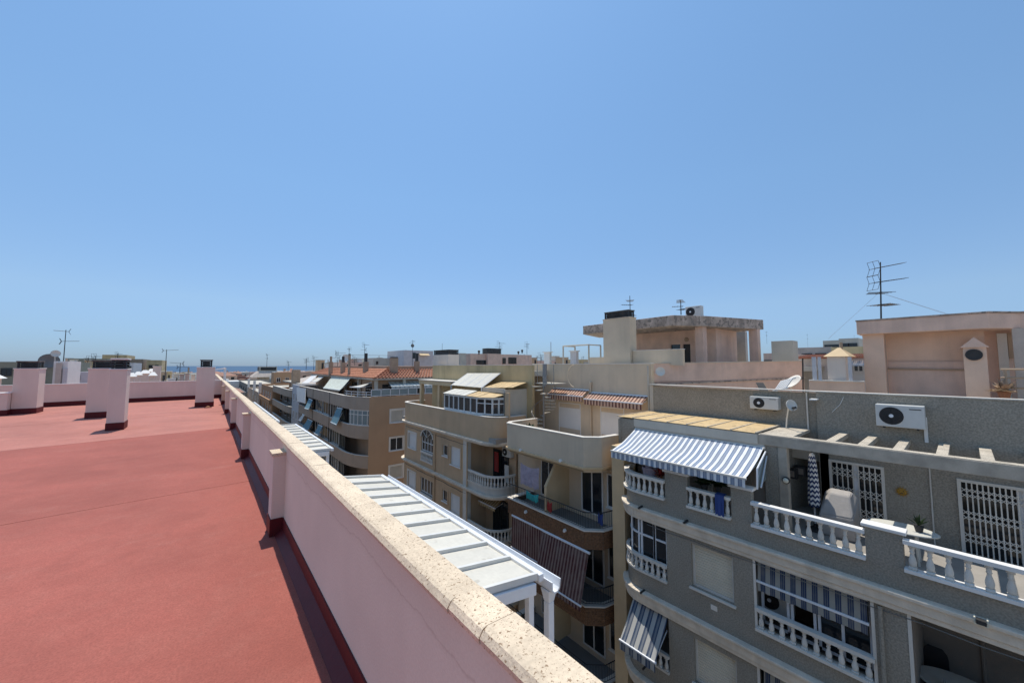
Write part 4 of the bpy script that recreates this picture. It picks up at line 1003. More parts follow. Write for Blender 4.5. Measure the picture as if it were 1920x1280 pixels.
t = thing('pole', 'thin pole beside the white flue', 'pole', (19, Yof(1033, 660, 19), 0)); MB().tube((19, Yof(1033, 660, 19), -.1), (19, Yof(1033, 660, 19), Zof(1033, 641, 19)), .02, 6).put('tube', 'alu', t)
dish('small white dish on the corner of the beige upper wall', atX(1238, 697, 16.25), .21, (-.8, -.5, .25), [(16.2, 9.15, -.35), (16.35, 9.1, -.33)], name='satellite_dish', arm=False)

# ================================================================== tan building with the curved parapet
cb = thing('apartment_building', 'tan apartment block with curved terrace parapet and arched window', 'building', (13, 22, GZ))
CX = 12.0
CA = arc(13.1, 17.15, 1.1, 270, 180, 8)                  # right end, turning into the facade
CL = arc(13.0, 27.4, 1.0, 180, 90, 8)                    # left end
CP = ([(14.0, 28.4)] + CL[::-1] + CA[::-1] + [(13.4, 16.03)])
CP = [(14.0, 28.4)] + CL[::-1] + CA[::-1] + [(14.2, 16.0)]
MB().facade(CX, .2, 18.9, 27.35, GZ, -4.2, [(a, b, c + DZ * k, d + DZ * k) for k in range(4) for a, b, c, d in ((25.6, 26.85, -6.1, -5.0), (22.95, 24.75, -6.62, -4.95), (20.95, 21.6, -5.75, -5.05), (19.45, 20.6, -6.1, -4.98))]).put('wall', 'tan', cb)
MB().ribbon([(16, 28.4)] + CL[::-1], .2, GZ, -4.2).put('corner_wall', 'tan', cb)
MB().box(13.6, 20, 16.0, 28.35, GZ, -4.0).put('inner_wall', 'room', cb)
MB().box(12.3, 13.6, 18.9, 19.1, GZ, -4.2).put('recess_wall', 'tan', cb)
MB().box(13.45, 13.6, 16.0, 18.9, GZ, -4.2).put('recess_wall', 'tan', cb)
MB().box(CX - .03, CX + .3, 18.75, 19.1, GZ, -4.25).put('pillar', 'dirty_white', cb)
MB().ribbon(CP, .15, -4.18, -2.84).put('terrace_parapet', 'tan', cb)
MB().ribbon(CP, .2, -2.84, -2.80, .03).put('parapet_coping', 'dirty_white', cb)
for k in range(4):
    z = -4.18 + DZ * k
    MB().ribbon(CP, .25, z - .10, z, .22).ribbon(CP, .25, z - .2, z - .10, .12).put('cornice', 'cornice', cb)
    MB().prism([(14, 16.05), (13.1, 16.1), (12.4, 16.5), (12.1, 17.2), (12.1, 19), (12.1, 27.4), (12.4, 28), (13, 28.3), (14, 28.3)], z - .22, z - .02).put('floor_slab', 'room', cb)
    if k < 3:
        d = DZ * k
        window(cb, None, CX, 25.6, 26.85, -6.1 + d, -5.0 + d, 'shutter', fw=.05, depth=.10, surround='dirty_white')
        window(cb, None, CX, 22.95, 24.75, -5.95 + d, -4.95 + d, 'glass', 4, fw=.06, depth=.12, transom=.42 if k == 0 else 0, sill=False, label='arched window' if k == 0 else None)
        if k == 0:
            ar = MB(); am = MB(); c, r = 23.85, .96
            po = arc(0, 0, r, 0, 180, 12); pi_ = arc(0, 0, r - .12, 0, 180, 12)
            for (a, b), (a2, b2), (e, f), (e2, f2) in zip(po, po[1:], pi_, pi_[1:]):
                ar.hexa([(CX - .04, c + a, -4.98 + b * .62), (CX + .1, c + a, -4.98 + b * .62), (CX + .1, c + e, -4.98 + f * .62), (CX - .04, c + e, -4.98 + f * .62)], [(CX - .04, c + a2, -4.98 + b2 * .62), (CX + .1, c + a2, -4.98 + b2 * .62), (CX + .1, c + e2, -4.98 + f2 * .62), (CX - .04, c + e2, -4.98 + f2 * .62)])
            for an in (45, 90, 135): ar.tube((CX - .02, c, -4.98), (CX - .02, c + (r - .1) * cos(R(an)), -4.98 + (r - .1) * .62 * sin(R(an))), .025, 4)
            ar.put('arch_frame', 'dirty_white', cb)
            MB().add([(CX - .008, c, -4.98)] + [(CX - .008, c + a, -4.98 + b * .62) for a, b in pi_], [(0, i, i + 1) for i in range(1, 13)]).put('pane', 'glass', cb)
            balustrade(cb, [(CX, 24.75), (CX, 22.95)], -6.66, -5.98, .19, 'dirty_white', wide=.05)
        else: balustrade(cb, [(CX, 24.75), (CX, 22.95)], -6.66 + d, -6.0 + d, .19, 'dirty_white', wide=.05)
        window(cb, None, CX, 20.95, 21.6, -5.75 + d, -5.05 + d, 'glass', 1, fw=.06, depth=.10, surround='tan')
        window(cb, None, CX, 19.45, 20.6, -6.1 + d, -4.98 + d, 'shutter', fw=.05, depth=.10, surround='tan')
        bp2 = [(CX, 18.75)] + CA[::-1] + [(13.45, 16.04)]
        MB().ribbon(bp2, .15, -7.0 + d, -6.62 + d).put('balcony_wall', 'dirty_white', cb)
        balustrade(cb, bp2, -6.65 + d, -5.98 + d, .19, 'dirty_white', wide=.05)
        window(cb, None, 13.45, 16.6, 18.0, -6.9 + d, -4.9 + d, 'glass', 2, 'dark', .05, False, -.03, 'glass_door')
        # side balconies towards the cross street
        sb = arc(13.6, 28.4, .55, 200, 20, 8)
        balustrade(cb, sb[::1], -6.6 + d, -5.95 + d, .2, 'dirty_white', wide=.05)
        MB().prism(sb, -6.75 + d, -6.6 + d).put('balcony_floor', 'dirty_white', cb)
UX = 14.6
MB().facade(UX, .2, 15.9, 28.2, -4, .02, []).put('upper_wall', 'ochre', cb); MB().box(UX - .03, UX + .23, 15.88, 28.22, .02, .05).put('wall_coping', 'dirty_white', cb)
MB().box(UX + .2, 24, 16, 28.2, -.6, -.3).put('roof', 'concrete', cb)
MB().box(CX + .1, UX, 16.05, 28.3, -4.2, -3.95).put('terrace_floor', 'deck_tile', cb)
y27 = Yof(811, 660, UX)
MB().box(UX, UX + .9, 27.0, 28.2, .02, .04).put('parapet_top', 'ochre', cb)
pt_ = MB()
for y in (27.9, 24.9): pt_.box(13.4, 13.65, y - .15, y + .15, -3.95, -1.45)
pt_.box(13.35, 13.7, 23.0, 28.1, -1.45, -1.15).box(13.4, UX, 27.85, 28.1, -1.45, -1.15).put('porch', 'yellow', cb)
MB().prism([(13.3, 22.8), (UX, 22.8), (UX, 28.15), (13.3, 28.15)], -1.15, -1.10).put('porch_roof', 'dirty_white', cb)
MB().box(UX - .05, UX - .0, 24.9, 26.2, -3.95, -2.0).put('door', 'chimney', cb)
for y in (22.6, 18.62): MB().tube((CX - .06, y, -4.5), (CX - .06, y, GZ), .045, 8).put('downpipe', 'tan', cb)
for z in (-4.62, -7.42): MB().poly([(CX - .02, 18.6 + i * .73, z - .03 * (i % 2) - .02 * sin(i)) for i in range(13)], .014, 5).put('cable', 'dark', cb)
# glazed enclosure with sheet roofs
ge = thing('glazed_room', 'white framed glazed room on the curved terrace with pale sheet roof', 'glazed room', (12.6, 18, -2.8))
gp = [(12.15, 21.7), (12.15, 17.9), (12.5, 16.9), (13.1, 16.5)]
fm = MB().ribbon(gp, .05, -2.80, -2.70).ribbon(gp, .05, -1.92, -1.80)
for p in [(12.15, 21.7), (12.15, 21.1), (12.15, 20.55), (12.15, 19.95), (12.15, 19.3), (12.15, 18.6), (12.15, 17.95), (12.33, 17.4), (12.5, 16.92), (12.8, 16.72), (13.1, 16.52)]: fm.box(p[0] - .035, p[0] + .05, p[1] - .035, p[1] + .035, -2.8, -1.8)
fm.ribbon(gp[1:], .04, -2.17, -2.12)
fo = fm.put('frame', 'white', ge)
for a, b in zip(gp, gp[1:]):
    MB().ribbon([a, b], .03, -2.70, -1.92, -.018).put('pane', 'glass', ge)
MB().box(12.95, 14.6, 16.35, 16.45, -3.9, -1.35).put('side_wall', 'concrete', ge)
MB().box(12.95, 13.05, 16.0, 16.4, -3.9, -1.5).put('side_wall', 'tan', ge)
ya, yb = 21.8, 19.05
for i in range(4):
    a = ya + (yb - ya) * i / 4; b = ya + (yb - ya) * (i + 1) / 4
    MB().plate((12.05, b + .02, -1.80), (12.05, a - .02, -1.80), (12.95, a - .02, -1.55), (12.95, b + .02, -1.55), .02).put('roof_sheet', 'panel_white', ge)
for a, b in ((19.0, 18.4), (18.4, 17.8)):
    MB().plate((12.05, b + .02, -1.80), (12.05, a - .02, -1.80), (13.0, a - .02, -1.58), (13.0, b + .02, -1.58), .02).put('roof_sheet', 'panel_beige', ge)
MB().add([(12.05, 17.8, -1.80), (12.45, 16.75, -1.78), (13.1, 16.4, -1.6), (13.0, 17.8, -1.58)], [(0, 1, 2, 3)]).put('roof_sheet', 'panel_beige', ge)
sp = thing('canopy_roof', 'tilted white panel canopy in front of the ochre wall', 'canopy', (13.6, 20.5, -1.3))
q0, q1 = atX(846, 722, 13.0), atX(903, 727, 13.0); q2, q3 = atX(938, 700, 14.5), atX(877, 700, 14.5)
for i in range(4):
    A, Bq = q0.lerp(q1, i / 4 + .01), q0.lerp(q1, (i + 1) / 4 - .01); Dd, Cc = q3.lerp(q2, i / 4 + .01), q3.lerp(q2, (i + 1) / 4 - .01)
    MB().plate(A, Dd, Cc, Bq, .03).put('panel', 'panel_white', sp)
for i in range(5):
    a, b = q0.lerp(q1, i / 4), q3.lerp(q2, i / 4); MB().tube(a + Vector((0, 0, .01)), b + Vector((0, 0, .01)), .03, 4).put('rib', 'alu_white', sp)
for p, zz in ((q0, -3.9), (q1, -3.9)): MB().tube(p, (p.x, p.y, -3.95), .04, 6).put('post', 'alu_white', sp)
sp2 = thing('canopy_roof', 'flat sandy panel canopy right of the tilted white one', 'canopy', (13.4, 17.5, -1.3))
q0, q1, q2, q3 = atX(908, 727, 13.1), atX(962, 727, 13.1), atX(989, 717, 14.55), atX(937, 716, 14.55)
for i in range(5):
    A, Bq = q0.lerp(q1, i / 5 + .008), q0.lerp(q1, (i + 1) / 5 - .008); Dd, Cc = q3.lerp(q2, i / 5 + .008), q3.lerp(q2, (i + 1) / 5 - .008)
    MB().plate(A, Dd, Cc, Bq, .03).put('panel', 'panel_beige', sp2)
MB().box(13.0, 13.1, 16.5, 18.6, -1.55, -1.3).put('beam', 'concrete', sp2)
awning('small yellow striped awning inside the lower curved balcony', 13.3, -7.55, 12.7, -7.9, 16.9, 18.5, 'stripe_yel', .2, .01)
ac_unit('air conditioner high on the recess wall of the tan corner balcony', (13.42, 16.5, -5.1), .75, .5, .25)
for lab, c, y0, z0, z1 in (('red towel hanging in the tan corner balcony', 'red', 17.25, -6.1, -5.0), ('white washing machine cloth in the tan corner balcony', 'dirty_white', 16.3, -6.5, -5.55)):
    t = thing('laundry', lab, 'laundry', (13.2, y0, z0)); MB().box(13.17, 13.21, y0, y0 + .35, z0, z1).put('cloth', c, t)
ct = thing('chimney', 'ochre chimney with dark grille at the left end of the ochre wall', 'chimney', (16, 28.5, 0))
p0, p1 = atX(812, 684, 15.2), atX(841, 660, 15.2)
MB().box(15.2, 16.2, p1.y, p0.y, -.6, Zof(825, 665, 15.2)).put('stack', 'pink_wall', ct); slat_cap(ct, 15.25, 16.15, p1.y + .03, p0.y - .03, Zof(825, 665, 15.2), Zof(825, 656, 15.2), 2)

# ================================================================== brown block with terracotta roof beyond the cross street
db = thing('apartment_building', 'brown apartment block with terracotta tiled roof and rounded corner balconies', 'building', (14, 45, GZ))
DP = [(DX_, y_) for DX_, y_ in ((11.3, 66), (11.3, 41.6), (11.42, 40.2), (11.75, 39.0), (12.2, 38.1), (12.65, 37.5))]
DS = -2.83
MB().box(12.9, 24, 37.62, 66, GZ, -4.2).put('core_wall', 'taupe', db)
MB().facade(37.5, .14, 12.6, 24, GZ, -3.12, []) if False else None
hol = [(atY(731, 780, 37.5).x if False else 14.75, 16.15, -5.85 + DS * k, -4.55 + DS * k) for k in range(4)]
MB('Y').facade(37.5, .12, 12.6, 24, GZ, -3.14, hol).put('end_wall', 'brown', db)
for k in range(4):
    window(db, 'Y', 37.5, 14.75, 16.15, -5.85 + DS * k, -4.55 + DS * k, 'shutter' if k in (0, 2) else 'glass', 2, 'white', .07, True, .08, shutm='concrete', surround='dirty_white')
zt = [(-3.14, -4.42), (-5.98, -7.25), (-8.88, -10.08), (-11.7, -12.9), (-14.5, -15.7)]
for i, (a, b) in enumerate(zt):
    MB().ribbon(DP, .16, b, a).put('balcony_band', 'taupe', db)
    MB().ribbon(DP, .2, a, a + .04, .03).put('band_coping', 'dirty_white', db)
    MB().prism([(11.4, 66), (11.4, 41.6), (11.6, 40.1), (12.3, 38.2), (12.75, 37.64), (13, 37.64), (13, 66)][::-1], b - .0, b + .2).put('floor_slab', 'room', db)
for y in (47.4, 56.2): MB().box(11.27, 11.33, y - .05, y + .05, GZ, -3.1).put('downpipe', 'dark', db)
# glazed corner and screens in the open strips
for k in range(3):
    a, b = zt[k][1], zt[k + 1][0]
    cp = DP[1:][(0 if k == 1 else 1):]
    if k == 0:
        fm = MB().ribbon(cp, .05, b + .05, b + .12, -.03).ribbon(cp, .05, a - .08, a - .01, -.03).ribbon(cp, .05, a - .5, a - .44, -.03)
        for p, h in walk(cp, .55): fm.box(p.x, p.x + .06, p.y - .03, p.y + .03, b, a)
        fo = fm.put('corner_window', 'white', db); MB().ribbon(cp, .07, b + .06, a - .05, -.058).put('pane', 'glass_grey', fo)
    for y0, y1 in ((41.8, 43.6), (44.1, 47.0), (48, 51.5), (52.2, 55.6), (57, 60), (61, 65)):
        window(db, None, 11.6, y0, y1, b + .05, a - .02, 'glass', 3, 'dark' if (int(y0) % 2) else 'white', .06, False, 0)
    MB().ribbon(DP, .1, a - .02, a + .0, -.3).put('soffit', 'taupe', db)
RAIL = MB()
dr = [(12.75, 37.54), (20.5, 37.54)]
for z in (-2.42, -3.05): RAIL.box(12.75, 20.5, 37.5, 37.54, z, z + .06)
for i in range(9): x = 12.75 + i * .97; RAIL.box(x - .03, x + .03, 37.5, 37.54, -3.1, -2.36)
ro = RAIL.put('terrace_railing', 'alu_white', db)
for i in range(8):
    x = 12.75 + i * .97
    if i != 5: MB().box(x + .05, x + .92, 37.515, 37.53, -2.98, -2.44).put('glass_panel', 'glass_grey', ro)
r2 = MB()
for z in (-2.65, -2.9): r2.ribbon([(p[0] + .05, p[1]) for p in DP[1:]], .04, z, z + .05)
for p, h in walk(DP[1:], 1.1): r2.box(p.x + .05, p.x + .09, p.y - .02, p.y + .02, -3.1, -2.6)
r2.put('terrace_railing', 'alu_white', db)
# penthouse
MB().box(14.0, 26, 39.6, 68, -4.2, -1.5).put('penthouse_wall', 'chimney', db)
for y in (38.9, 44.5, 50): MB().box(13.6, 13.9, y, y + .3, -4.2, -1.45).put('post', 'concrete', db)
for x in (16.6, 19.9): MB().box(x, x + .3, 38.8, 39.1, -4.2, -1.45).put('post', 'concrete', db)
for x0, x1 in ((14.6, 16.2), (17.4, 19.0)): window(db, 'Y', 39.6, x0, x1, -3.9, -2.0, 'glass', 2, 'dark', .06, False, 0, 'glass_door')
for y0, y1 in ((41, 43), (45.5, 48), (52, 54)): window(db, None, 14.0, y0, y1, -3.9, -2.0, 'glass', 2, 'dark', .06, False, 0, 'glass_door')
MB().box(13.3, 27, 38.6, 68, -1.5, -1.33).put('eaves', 'beam', db)
# hipped tile roof, real tile courses
rf = MB().hexa([(13.3, 38.6, -1.33), (27, 38.6, -1.33), (27, 68, -1.33), (13.3, 68, -1.33)], [(15.4, 40.7, -.42), (27, 40.7, -.42), (27, 66, -.42), (15.4, 66, -.42)]).put('roof', 'street_red', db)
def tiles(p00, p10, p01, p11, nu, nv, parent):
    """Rows of half-round tiles: u along the eaves, v up the slope."""
    m = MB(); p00, p10, p01, p11 = map(Vector, (p00, p10, p01, p11)); nrm = (p10 - p00).cross(p01 - p00).normalized()
    if nrm.z < 0: nrm = -nrm
    P = lambda u, v: (p00.lerp(p10, u)).lerp(p01.lerp(p11, u), v)
    for j in range(nv):
        for i in range(nu):
            u0, u1 = i / nu, (i + .66) / nu; v0, v1 = j / nv, (j + 1.05) / nv; vs = []
            for v, lift in ((v0, .09), (min(1, v1), .012)):
                for q in range(5):
                    a = pi * q / 4; u = u0 + (u1 - u0) * q / 4; vs.append(P(u, v) + nrm * (lift + .12 * sin(a)))
            m.add(vs, [(q, q + 1, q + 6, q + 5) for q in range(4)] + [(0, 1, 2, 3, 4)])
    return m.put('roof_tiles', 'tile', parent, kind='stuff', smooth=False)
tiles((13.3, 68, -1.33), (13.3, 38.6, -1.33), (15.4, 66, -.42), (15.4, 40.7, -.42), 84, 5, rf)
tiles((13.3, 38.6, -1.33), (27, 38.6, -1.33), (15.4, 40.7, -.42), (27, 40.7, -.42), 36, 5, rf)
MB().tube((13.3, 38.6, -1.28), (15.4, 40.7, -.36), .11, 8).put('hip_ridge', 'tile', rf)
MB().box(15.4, 27, 40.7, 66, -.42, -.06).put('roof_curb', 'chimney', rf)
for i, (px, pw, pt, pb, Y, up) in enumerate(((621, 7, 678, 697, 56, 10), (644, 8, 679, 699, 52, 11), (656, 4, 665, 703, 48, 0), (687, 9, 678, 701, 44.5, 16), (740, 14, 671, 706, 39.8, 0), (783, 8, 677, 703, 39.9, 15))):
    a, b = atY(px - pw / 2, pb, Y), atY(px + pw / 2, pt, Y); c = (a.x + b.x) / 2; hw = abs(b.x - a.x) / 2
    t = MB().box(c - hw, c + hw, Y, Y + .5, -1.5, b.z).put('chimney', 'chimney', rf)
    if up: MB().box(c - hw * .55, c + hw * .55, Y + .1, Y + .4, b.z, atY(px, pt - up, Y).z).put('flue', 'dark' if i % 2 else 'chimney', t)
    else: MB().box(c - hw * .9, c + hw * .9, Y + .05, Y + .45, b.z, b.z + .12).put('flue', 'dark', t)
dish('grey satellite dish behind the chimneys of the tiled roof', atY(648, 671, 54), .5, (.1, -.9, .3), [tuple(atY(647, 690, 54)), tuple(atY(647, 673, 54))], arm=False)
# awnings of the brown block
def awn4(label, A, B, C, D, m, name='awning', val=0):
    """Awning between top corners A, B and bottom corners D, C."""
    A, B, C, D = map(Vector, (A, B, C, D)); t = thing(name, label, 'awning', A)
    m2 = MB(); n = 6; k = 6
    for dz in (0, -.015):
        vs = [A.lerp(B, j / k).lerp(D.lerp(C, j / k), i / n) + Vector((0, 0, dz - .05 * sin(pi * i / n))) for i in range(n + 1) for j in range(k + 1)]
        m2.add(vs, [(i * 7 + j, i * 7 + j + 1, i * 7 + 8 + j, i * 7 + 7 + j) for i in range(n) for j in range(k)])
    m2.put('canopy', m, t, smooth=True); MB().tube(D, C, .04, 6).put('front_bar', 'alu_white', t)
    MB().tube(A, B, .05, 6).put('roller', 'alu_white', t)
    if val:
        MB().add([D, C, C - Vector((0, 0, val)), D - Vector((0, 0, val))], [(0, 1, 2, 3)]).put('valance', m, t)
    for p, q in ((A, D), (B, C)): MB().tube(p - Vector((0, 0, .4)), q, .02, 5).put('arm', 'alu_white', t)
    return t
p = atX(620, 706, 13.3)
awn4('large pale green striped awning on the terrace of the tiled block', atX(621, 707, 13.4), atX(657, 709, 13.4), atX(637, 731, 11.7), atX(606, 727, 11.7), 'stripe_pale', val=.1)
awn4('pale awning over the corner terrace below the roof hip', atX(697, 716, 13.6), atX(694, 717, 13.7), atX(656, 725, 11.9), atX(675, 726, 11.9), 'panel_white', val=.08)
awn4('striped grey awning over the terrace on the brown end wall', (15.2, 39.5, -1.75), (19.8, 39.5, -1.75), (19.9, 38.0, -2.15), (15.0, 38.0, -2.15), 'stripe_paleX', val=.22)
awn4('teal blue awning hanging from the corner balcony of the brown block', atX(632, 764, 11.28), atX(642, 766, 11.28), atX(631, 796, 10.8), atX(620, 791, 10.8), 'teal_awn', val=.12)
for i, (a, b, c, d, mm) in enumerate((((579, 747), (586, 750), (578, 767), (571, 765), 'teal_awn'), ((577, 785), (586, 789), (577, 806), (566, 801), 'teal_awn'), ((597, 796), (605, 799), (596, 816), (589, 812), 'teal_awn'), ((567, 776), (571, 778), (564, 789), (559, 787), 'dirty_white'))):
    awn4(['blue awning on the upper storey far along the brown facade', 'blue awning with a white sunlit side on the lower storey', 'blue awning on the lower storey nearest the pergola end', 'grey folded awning on the pale blue house front'][i], atX(*a, 11.28), atX(*b, 11.28), atX(*c, 10.7), atX(*d, 10.7), mm, val=.1)
awn4('white sunlit sheet awning at the far end of the brown terrace', atX(585, 703, 13.4), atX(596, 702, 13.4), atX(578, 718, 11.6), atX(566, 718, 11.6), 'white')
awn4('grey sheet awning behind the white one on the brown terrace', atX(597, 706, 13.4), atX(606, 707, 13.4), atX(592, 716, 12), atX(583, 715, 12), 'panel_white')
t = thing('shade_cloth', 'white shade cloth hanging on the pale blue facade', 'cloth', atX(562, 730, 11.1)); a, b, c, d = atX(556, 726, 11.2), atX(573, 728, 11.2), atX(572, 756, 10.9), atX(557, 752, 10.9)
MB().plate(a, d, c, b, .03).put('cloth', 'white', t)

# ================================================================== simple neighbours
def block(label, x0, x1, y0, y1, zt, wm, rows=4, wx=(), wy=(), par=.5, name='apartment_building', frame='white', zb=GZ, storey=2.83, wh=1.2, first=1.2, roofm='concrete', cat='building', kind='glass', bands=False):
    """A plain block with parapet; wx = (y, width) windows on the -X face, wy = (x, width) windows on the -Y face."""
    t = thing(name, label, cat, ((x0 + x1) / 2, (y0 + y1) / 2, zb))
    MB().box(x0, x1, y0, y1, zb, zt - par).put('wall', wm, t)
    if par: MB().box(x0, x1, y0, y0 + .15, zt - par, zt).box(x0, x1, y1 - .15, y1, zt - par, zt).box(x0, x0 + .15, y0 + .15, y1 - .15, zt - par, zt).box(x1 - .15, x1, y0 + .15, y1 - .15, zt - par, zt).put('parapet', wm, t)
    MB().box(x0 + .15, x1 - .15, y0 + .15, y1 - .15, zt - par - .02, zt - par + .005).put('roof', roofm, t)
    for k in range(rows):
        z1 = zt - par - .25 - first + wh - .6 - storey * k
        for y, wd in wx: window(t, None, x0, y - wd / 2, y + wd / 2, z1 - wh, z1, kind, 2, frame, .06, True, -.01)
        for x, wd in wy: window(t, 'Y', y0, x - wd / 2, x + wd / 2, z1 - wh, z1, kind, 2, frame, .06, True, -.01)
        if bands: MB().box(x0 - .6, x0 - .002, y0, y1, z1 - wh - 1.05, z1 - wh - .1).put('balcony', wm, t)
    return t
# pale blue narrow house and grey house with curved balconies, then orange and dark ones
block('narrow pale blue house front between the brown and the grey block', 11.3, 22, 66.1, 72, -3.1, 'blue_paint', 4, ((67.5, .9), (70.2, .9)))
ge2 = thing('apartment_building', 'grey house with curved balconies farther along the street', 'building', (13, 84, GZ - 2))
EP = [(11.2, 95), (11.2, 78), (11.4, 75), (12, 73.2), (13, 72.1)]
MB().box(13, 24, 72.1, 95, GZ - 3, -5.4).put('wall', 'taupe', ge2)
for i, (a, b) in enumerate(((-4.25, -5.5), (-7.15, -8.3), (-10.0, -11.1), (-12.8, -13.9))):
    MB().ribbon(EP, .2, b, a).put('balcony_band', 'taupe', ge2); MB().ribbon(EP, .25, a, a + .06, .04).put('band_coping', 'dirty_white', ge2)
    MB().prism([(11.4, 95), (11.4, 78), (12.2, 73.4), (13, 72.3), (13, 95)][::-1], b, b + .2).put('floor_slab', 'room', ge2)
    if i < 3:
        for y0, y1 in ((74.5, 76.5), (78, 80.5), (82, 84), (86, 89)): window(ge2, None, 12.6, y0, y1, -7.1 - 2.83 * i, -5.5 - 2.83 * i, 'glass', 2, 'white', .07, False, 0)
MB().box(14.2, 24, 74, 95, -5.4, -3.4).put('penthouse_wall', 'orange', ge2); MB().box(13.0, 24.5, 73.2, 95, -3.4, -3.2).put('roof', 'concrete', ge2)
MB().box(12.5, 13.8, 80, 81.2, -5.4, -.75).put('chimney', 'chimney', ge2); MB().plate((12, 80, -4.1), (12, 75, -4.1), (14.4, 75, -3.6), (14.4, 80, -3.6), .05).put('sheet_roof', 'white', ge2)
MB().hexa([(14.5, 76, -3.2), (24, 76, -3.2), (24, 94, -3.2), (14.5, 94, -3.2)], [(18, 80, -2.1), (21, 80, -2.1), (21, 90, -2.1), (18, 90, -2.1)]).put('hipped_roof', 'block', ge2)
block('orange building with dark balconies down the street', 11.2, 24, 95.3, 116, -4.7, 'orange', 4, ((98, 1.6), (102, 1.6), (106, 1.6), (111, 1.6)), ((13.5, 1.6), (17, 1.6)), bands=True, zb=GZ - 3)
block('orange brick tower with pale bands rising behind the street row', 13.9, 18.2, 117, 122, -1.85, 'brown', 2, (), ((15, .9), (17, .9)), zb=GZ - 3)
nb_ = block('narrow grey house with white wing walls down the street', 10.9, 13.6, 116.3, 153, -7.1, 'taupe', 3, ((120, 1.2), (127, 1.2), (135, 1.2), (144, 1.2)), zb=GZ - 3)
for y in (117, 132, 151): MB().box(10.7, 11.3, y, y + .5, -8.5, -4.4).put('fin', 'white', nb_)
block('dark curved looking modern block far down the street', 11.0, 20, 156, 212, -6.4, 'fargrey', 3, ((162, 2), (172, 2), (182, 2), (192, 2), (203, 2)), ((13, 2), (16, 2)), bands=True, frame='dark', zb=GZ - 4)
hr_ = block('house with a big dark hipped roof rising behind the dark modern block', 16.8, 33, 240, 258, -9.1, 'taupe', 2, (), ((20, 1.2), (25, 1.2), (30, 1.2)), par=0, zb=GZ - 4)
MB().hexa([(16.2, 239.4, -9.1), (33.6, 239.4, -9.1), (33.6, 258.6, -9.1), (16.2, 258.6, -9.1)], [(20.5, 245, -5), (29, 245, -5), (29, 252, -5), (20.5, 252, -5)]).put('hipped_roof', 'roof_brown', hr_)
hr2 = block('terracotta roofed house behind the grey curved balconies', 25, 40, 84, 100, -2.6, 'orange', 1, (), ((28, 1.2), (33, 1.2)), par=0)
MB().hexa([(24.4, 83.4, -2.6), (40.6, 83.4, -2.6), (40.6, 100.6, -2.6), (24.4, 100.6, -2.6)], [(31, 89, -.7), (34, 89, -.7), (34, 95, -.7), (31, 95, -.7)]).put('hipped_roof', 'street_red', hr2)
wb = block('white penthouse with a black window band near the sea horizon', 19.6, 26.8, 215, 224, -.35, 'concrete', 0, par=.2, zb=GZ - 4)
MB().box(19.5, 19.6, 215.4, 223.6, -2.2, -.8).box(20.0, 26.4, 214.9, 215.0, -2.2, -.8).put('window_band', 'black', wb)
MB().hexa([(16.5, 212.5, -5.4), (30, 212.5, -5.4), (30, 227, -5.4), (16.5, 227, -5.4)], [(19.3, 214.8, -2.7), (27, 214.8, -2.7), (27, 224.5, -2.7), (19.3, 224.5, -2.7)]).put('sloping_roof', 'block', wb)

# ================================================================== salmon house with a big concrete canopy roof
pk = thing('apartment_building', 'salmon house with a stained flat concrete canopy on its roof terrace', 'building', (22, 9, GZ))
wl = [(16.22, 9.24), (24.0, 5.25)]
MB().ribbon(wl[::-1], -.25, -6, -.72, 0).put('lower_wall', 'pink', pk)
m = MB(); m.hexa([(16.22, 9.24, -.86), (24, 5.25, -.58), (24.1, 5.5, -.58), (16.32, 9.5, -.86)], [(16.22, 9.24, .10), (24, 5.25, .24), (24.1, 5.5, .24), (16.32, 9.5, .10)]).put('upper_wall', 'pink', pk)
m = MB(); m.hexa([(16.2, 9.2, -.92), (24, 5.2, -.64), (24.1, 5.5, -.64), (16.3, 9.5, -.92)], [(16.2, 9.2, -.86), (24, 5.2, -.58), (24.1, 5.5, -.58), (16.3, 9.5, -.86)]).put('drip_ledge', 'stained', pk)
m = MB(); m.hexa([(16.19, 9.2, .10), (24, 5.2, .24), (24.12, 5.55, .24), (16.34, 9.56, .10)], [(16.19, 9.2, .13), (24, 5.2, .27), (24.12, 5.55, .27), (16.34, 9.56, .13)]).put('wall_coping', 'concrete', pk)
MB().prism([(16.4, 9.4), (24, 5.5), (40, 5.5), (40, 20), (17, 20)], -.3, -.05).put('roof_terrace', 'concrete', pk)
SLAB = [(19.7, 16.3), (19.3, 11.95), (19.1, 9.7), (20.8, 8.7), (25.2, 7.3), (27, 11), (23, 17.5)]
MB().prism(SLAB, 2.13, 2.70).put('canopy_slab', 'stained', pk, bevel=.02)
MB().box(20.75, 21.2, 8.85, 9.28, -.05, 2.13).put('column', 'pink', pk); MB().box(24.6, 25.05, 7.45, 7.9, -.05, 2.13).put('column', 'pink', pk)
hw = MB(); hw.facade(22.4, .3, 8.85, 14.2, -.05, 2.13, [(22.4 * .461, 22.4 * .481, -.05, 22.4 * .0585), (22.4 * .488, 22.4 * .515, .6, 22.4 * .0585)]).put('hut_wall', 'pink', pk)
MB().box(22.5, 22.56, 22.4 * .461, 22.4 * .481, -.05, 1.31).put('door', 'dark', pk); MB().box(22.5, 22.56, 22.4 * .488, 22.4 * .515, .6, 1.31).put('pane', 'glass', pk)
MB().box(22.41, 25.5, 8.86, 9.05, -.05, 2.13).put('hut_wall', 'pink', pk)
y, z = 22.36 * .471, 22.36 * .071
MB().lathe([(.14, .03), (.14, 0), (.08, -.05)], (22.37, y, z), 12, 'X').put('round_vent', 'chimney', pk)
MB().box(27.2, 27.6, 27.2 * .329, 27.2 * .379, -.1, 2.25).put('block_pier', 'block', pk)
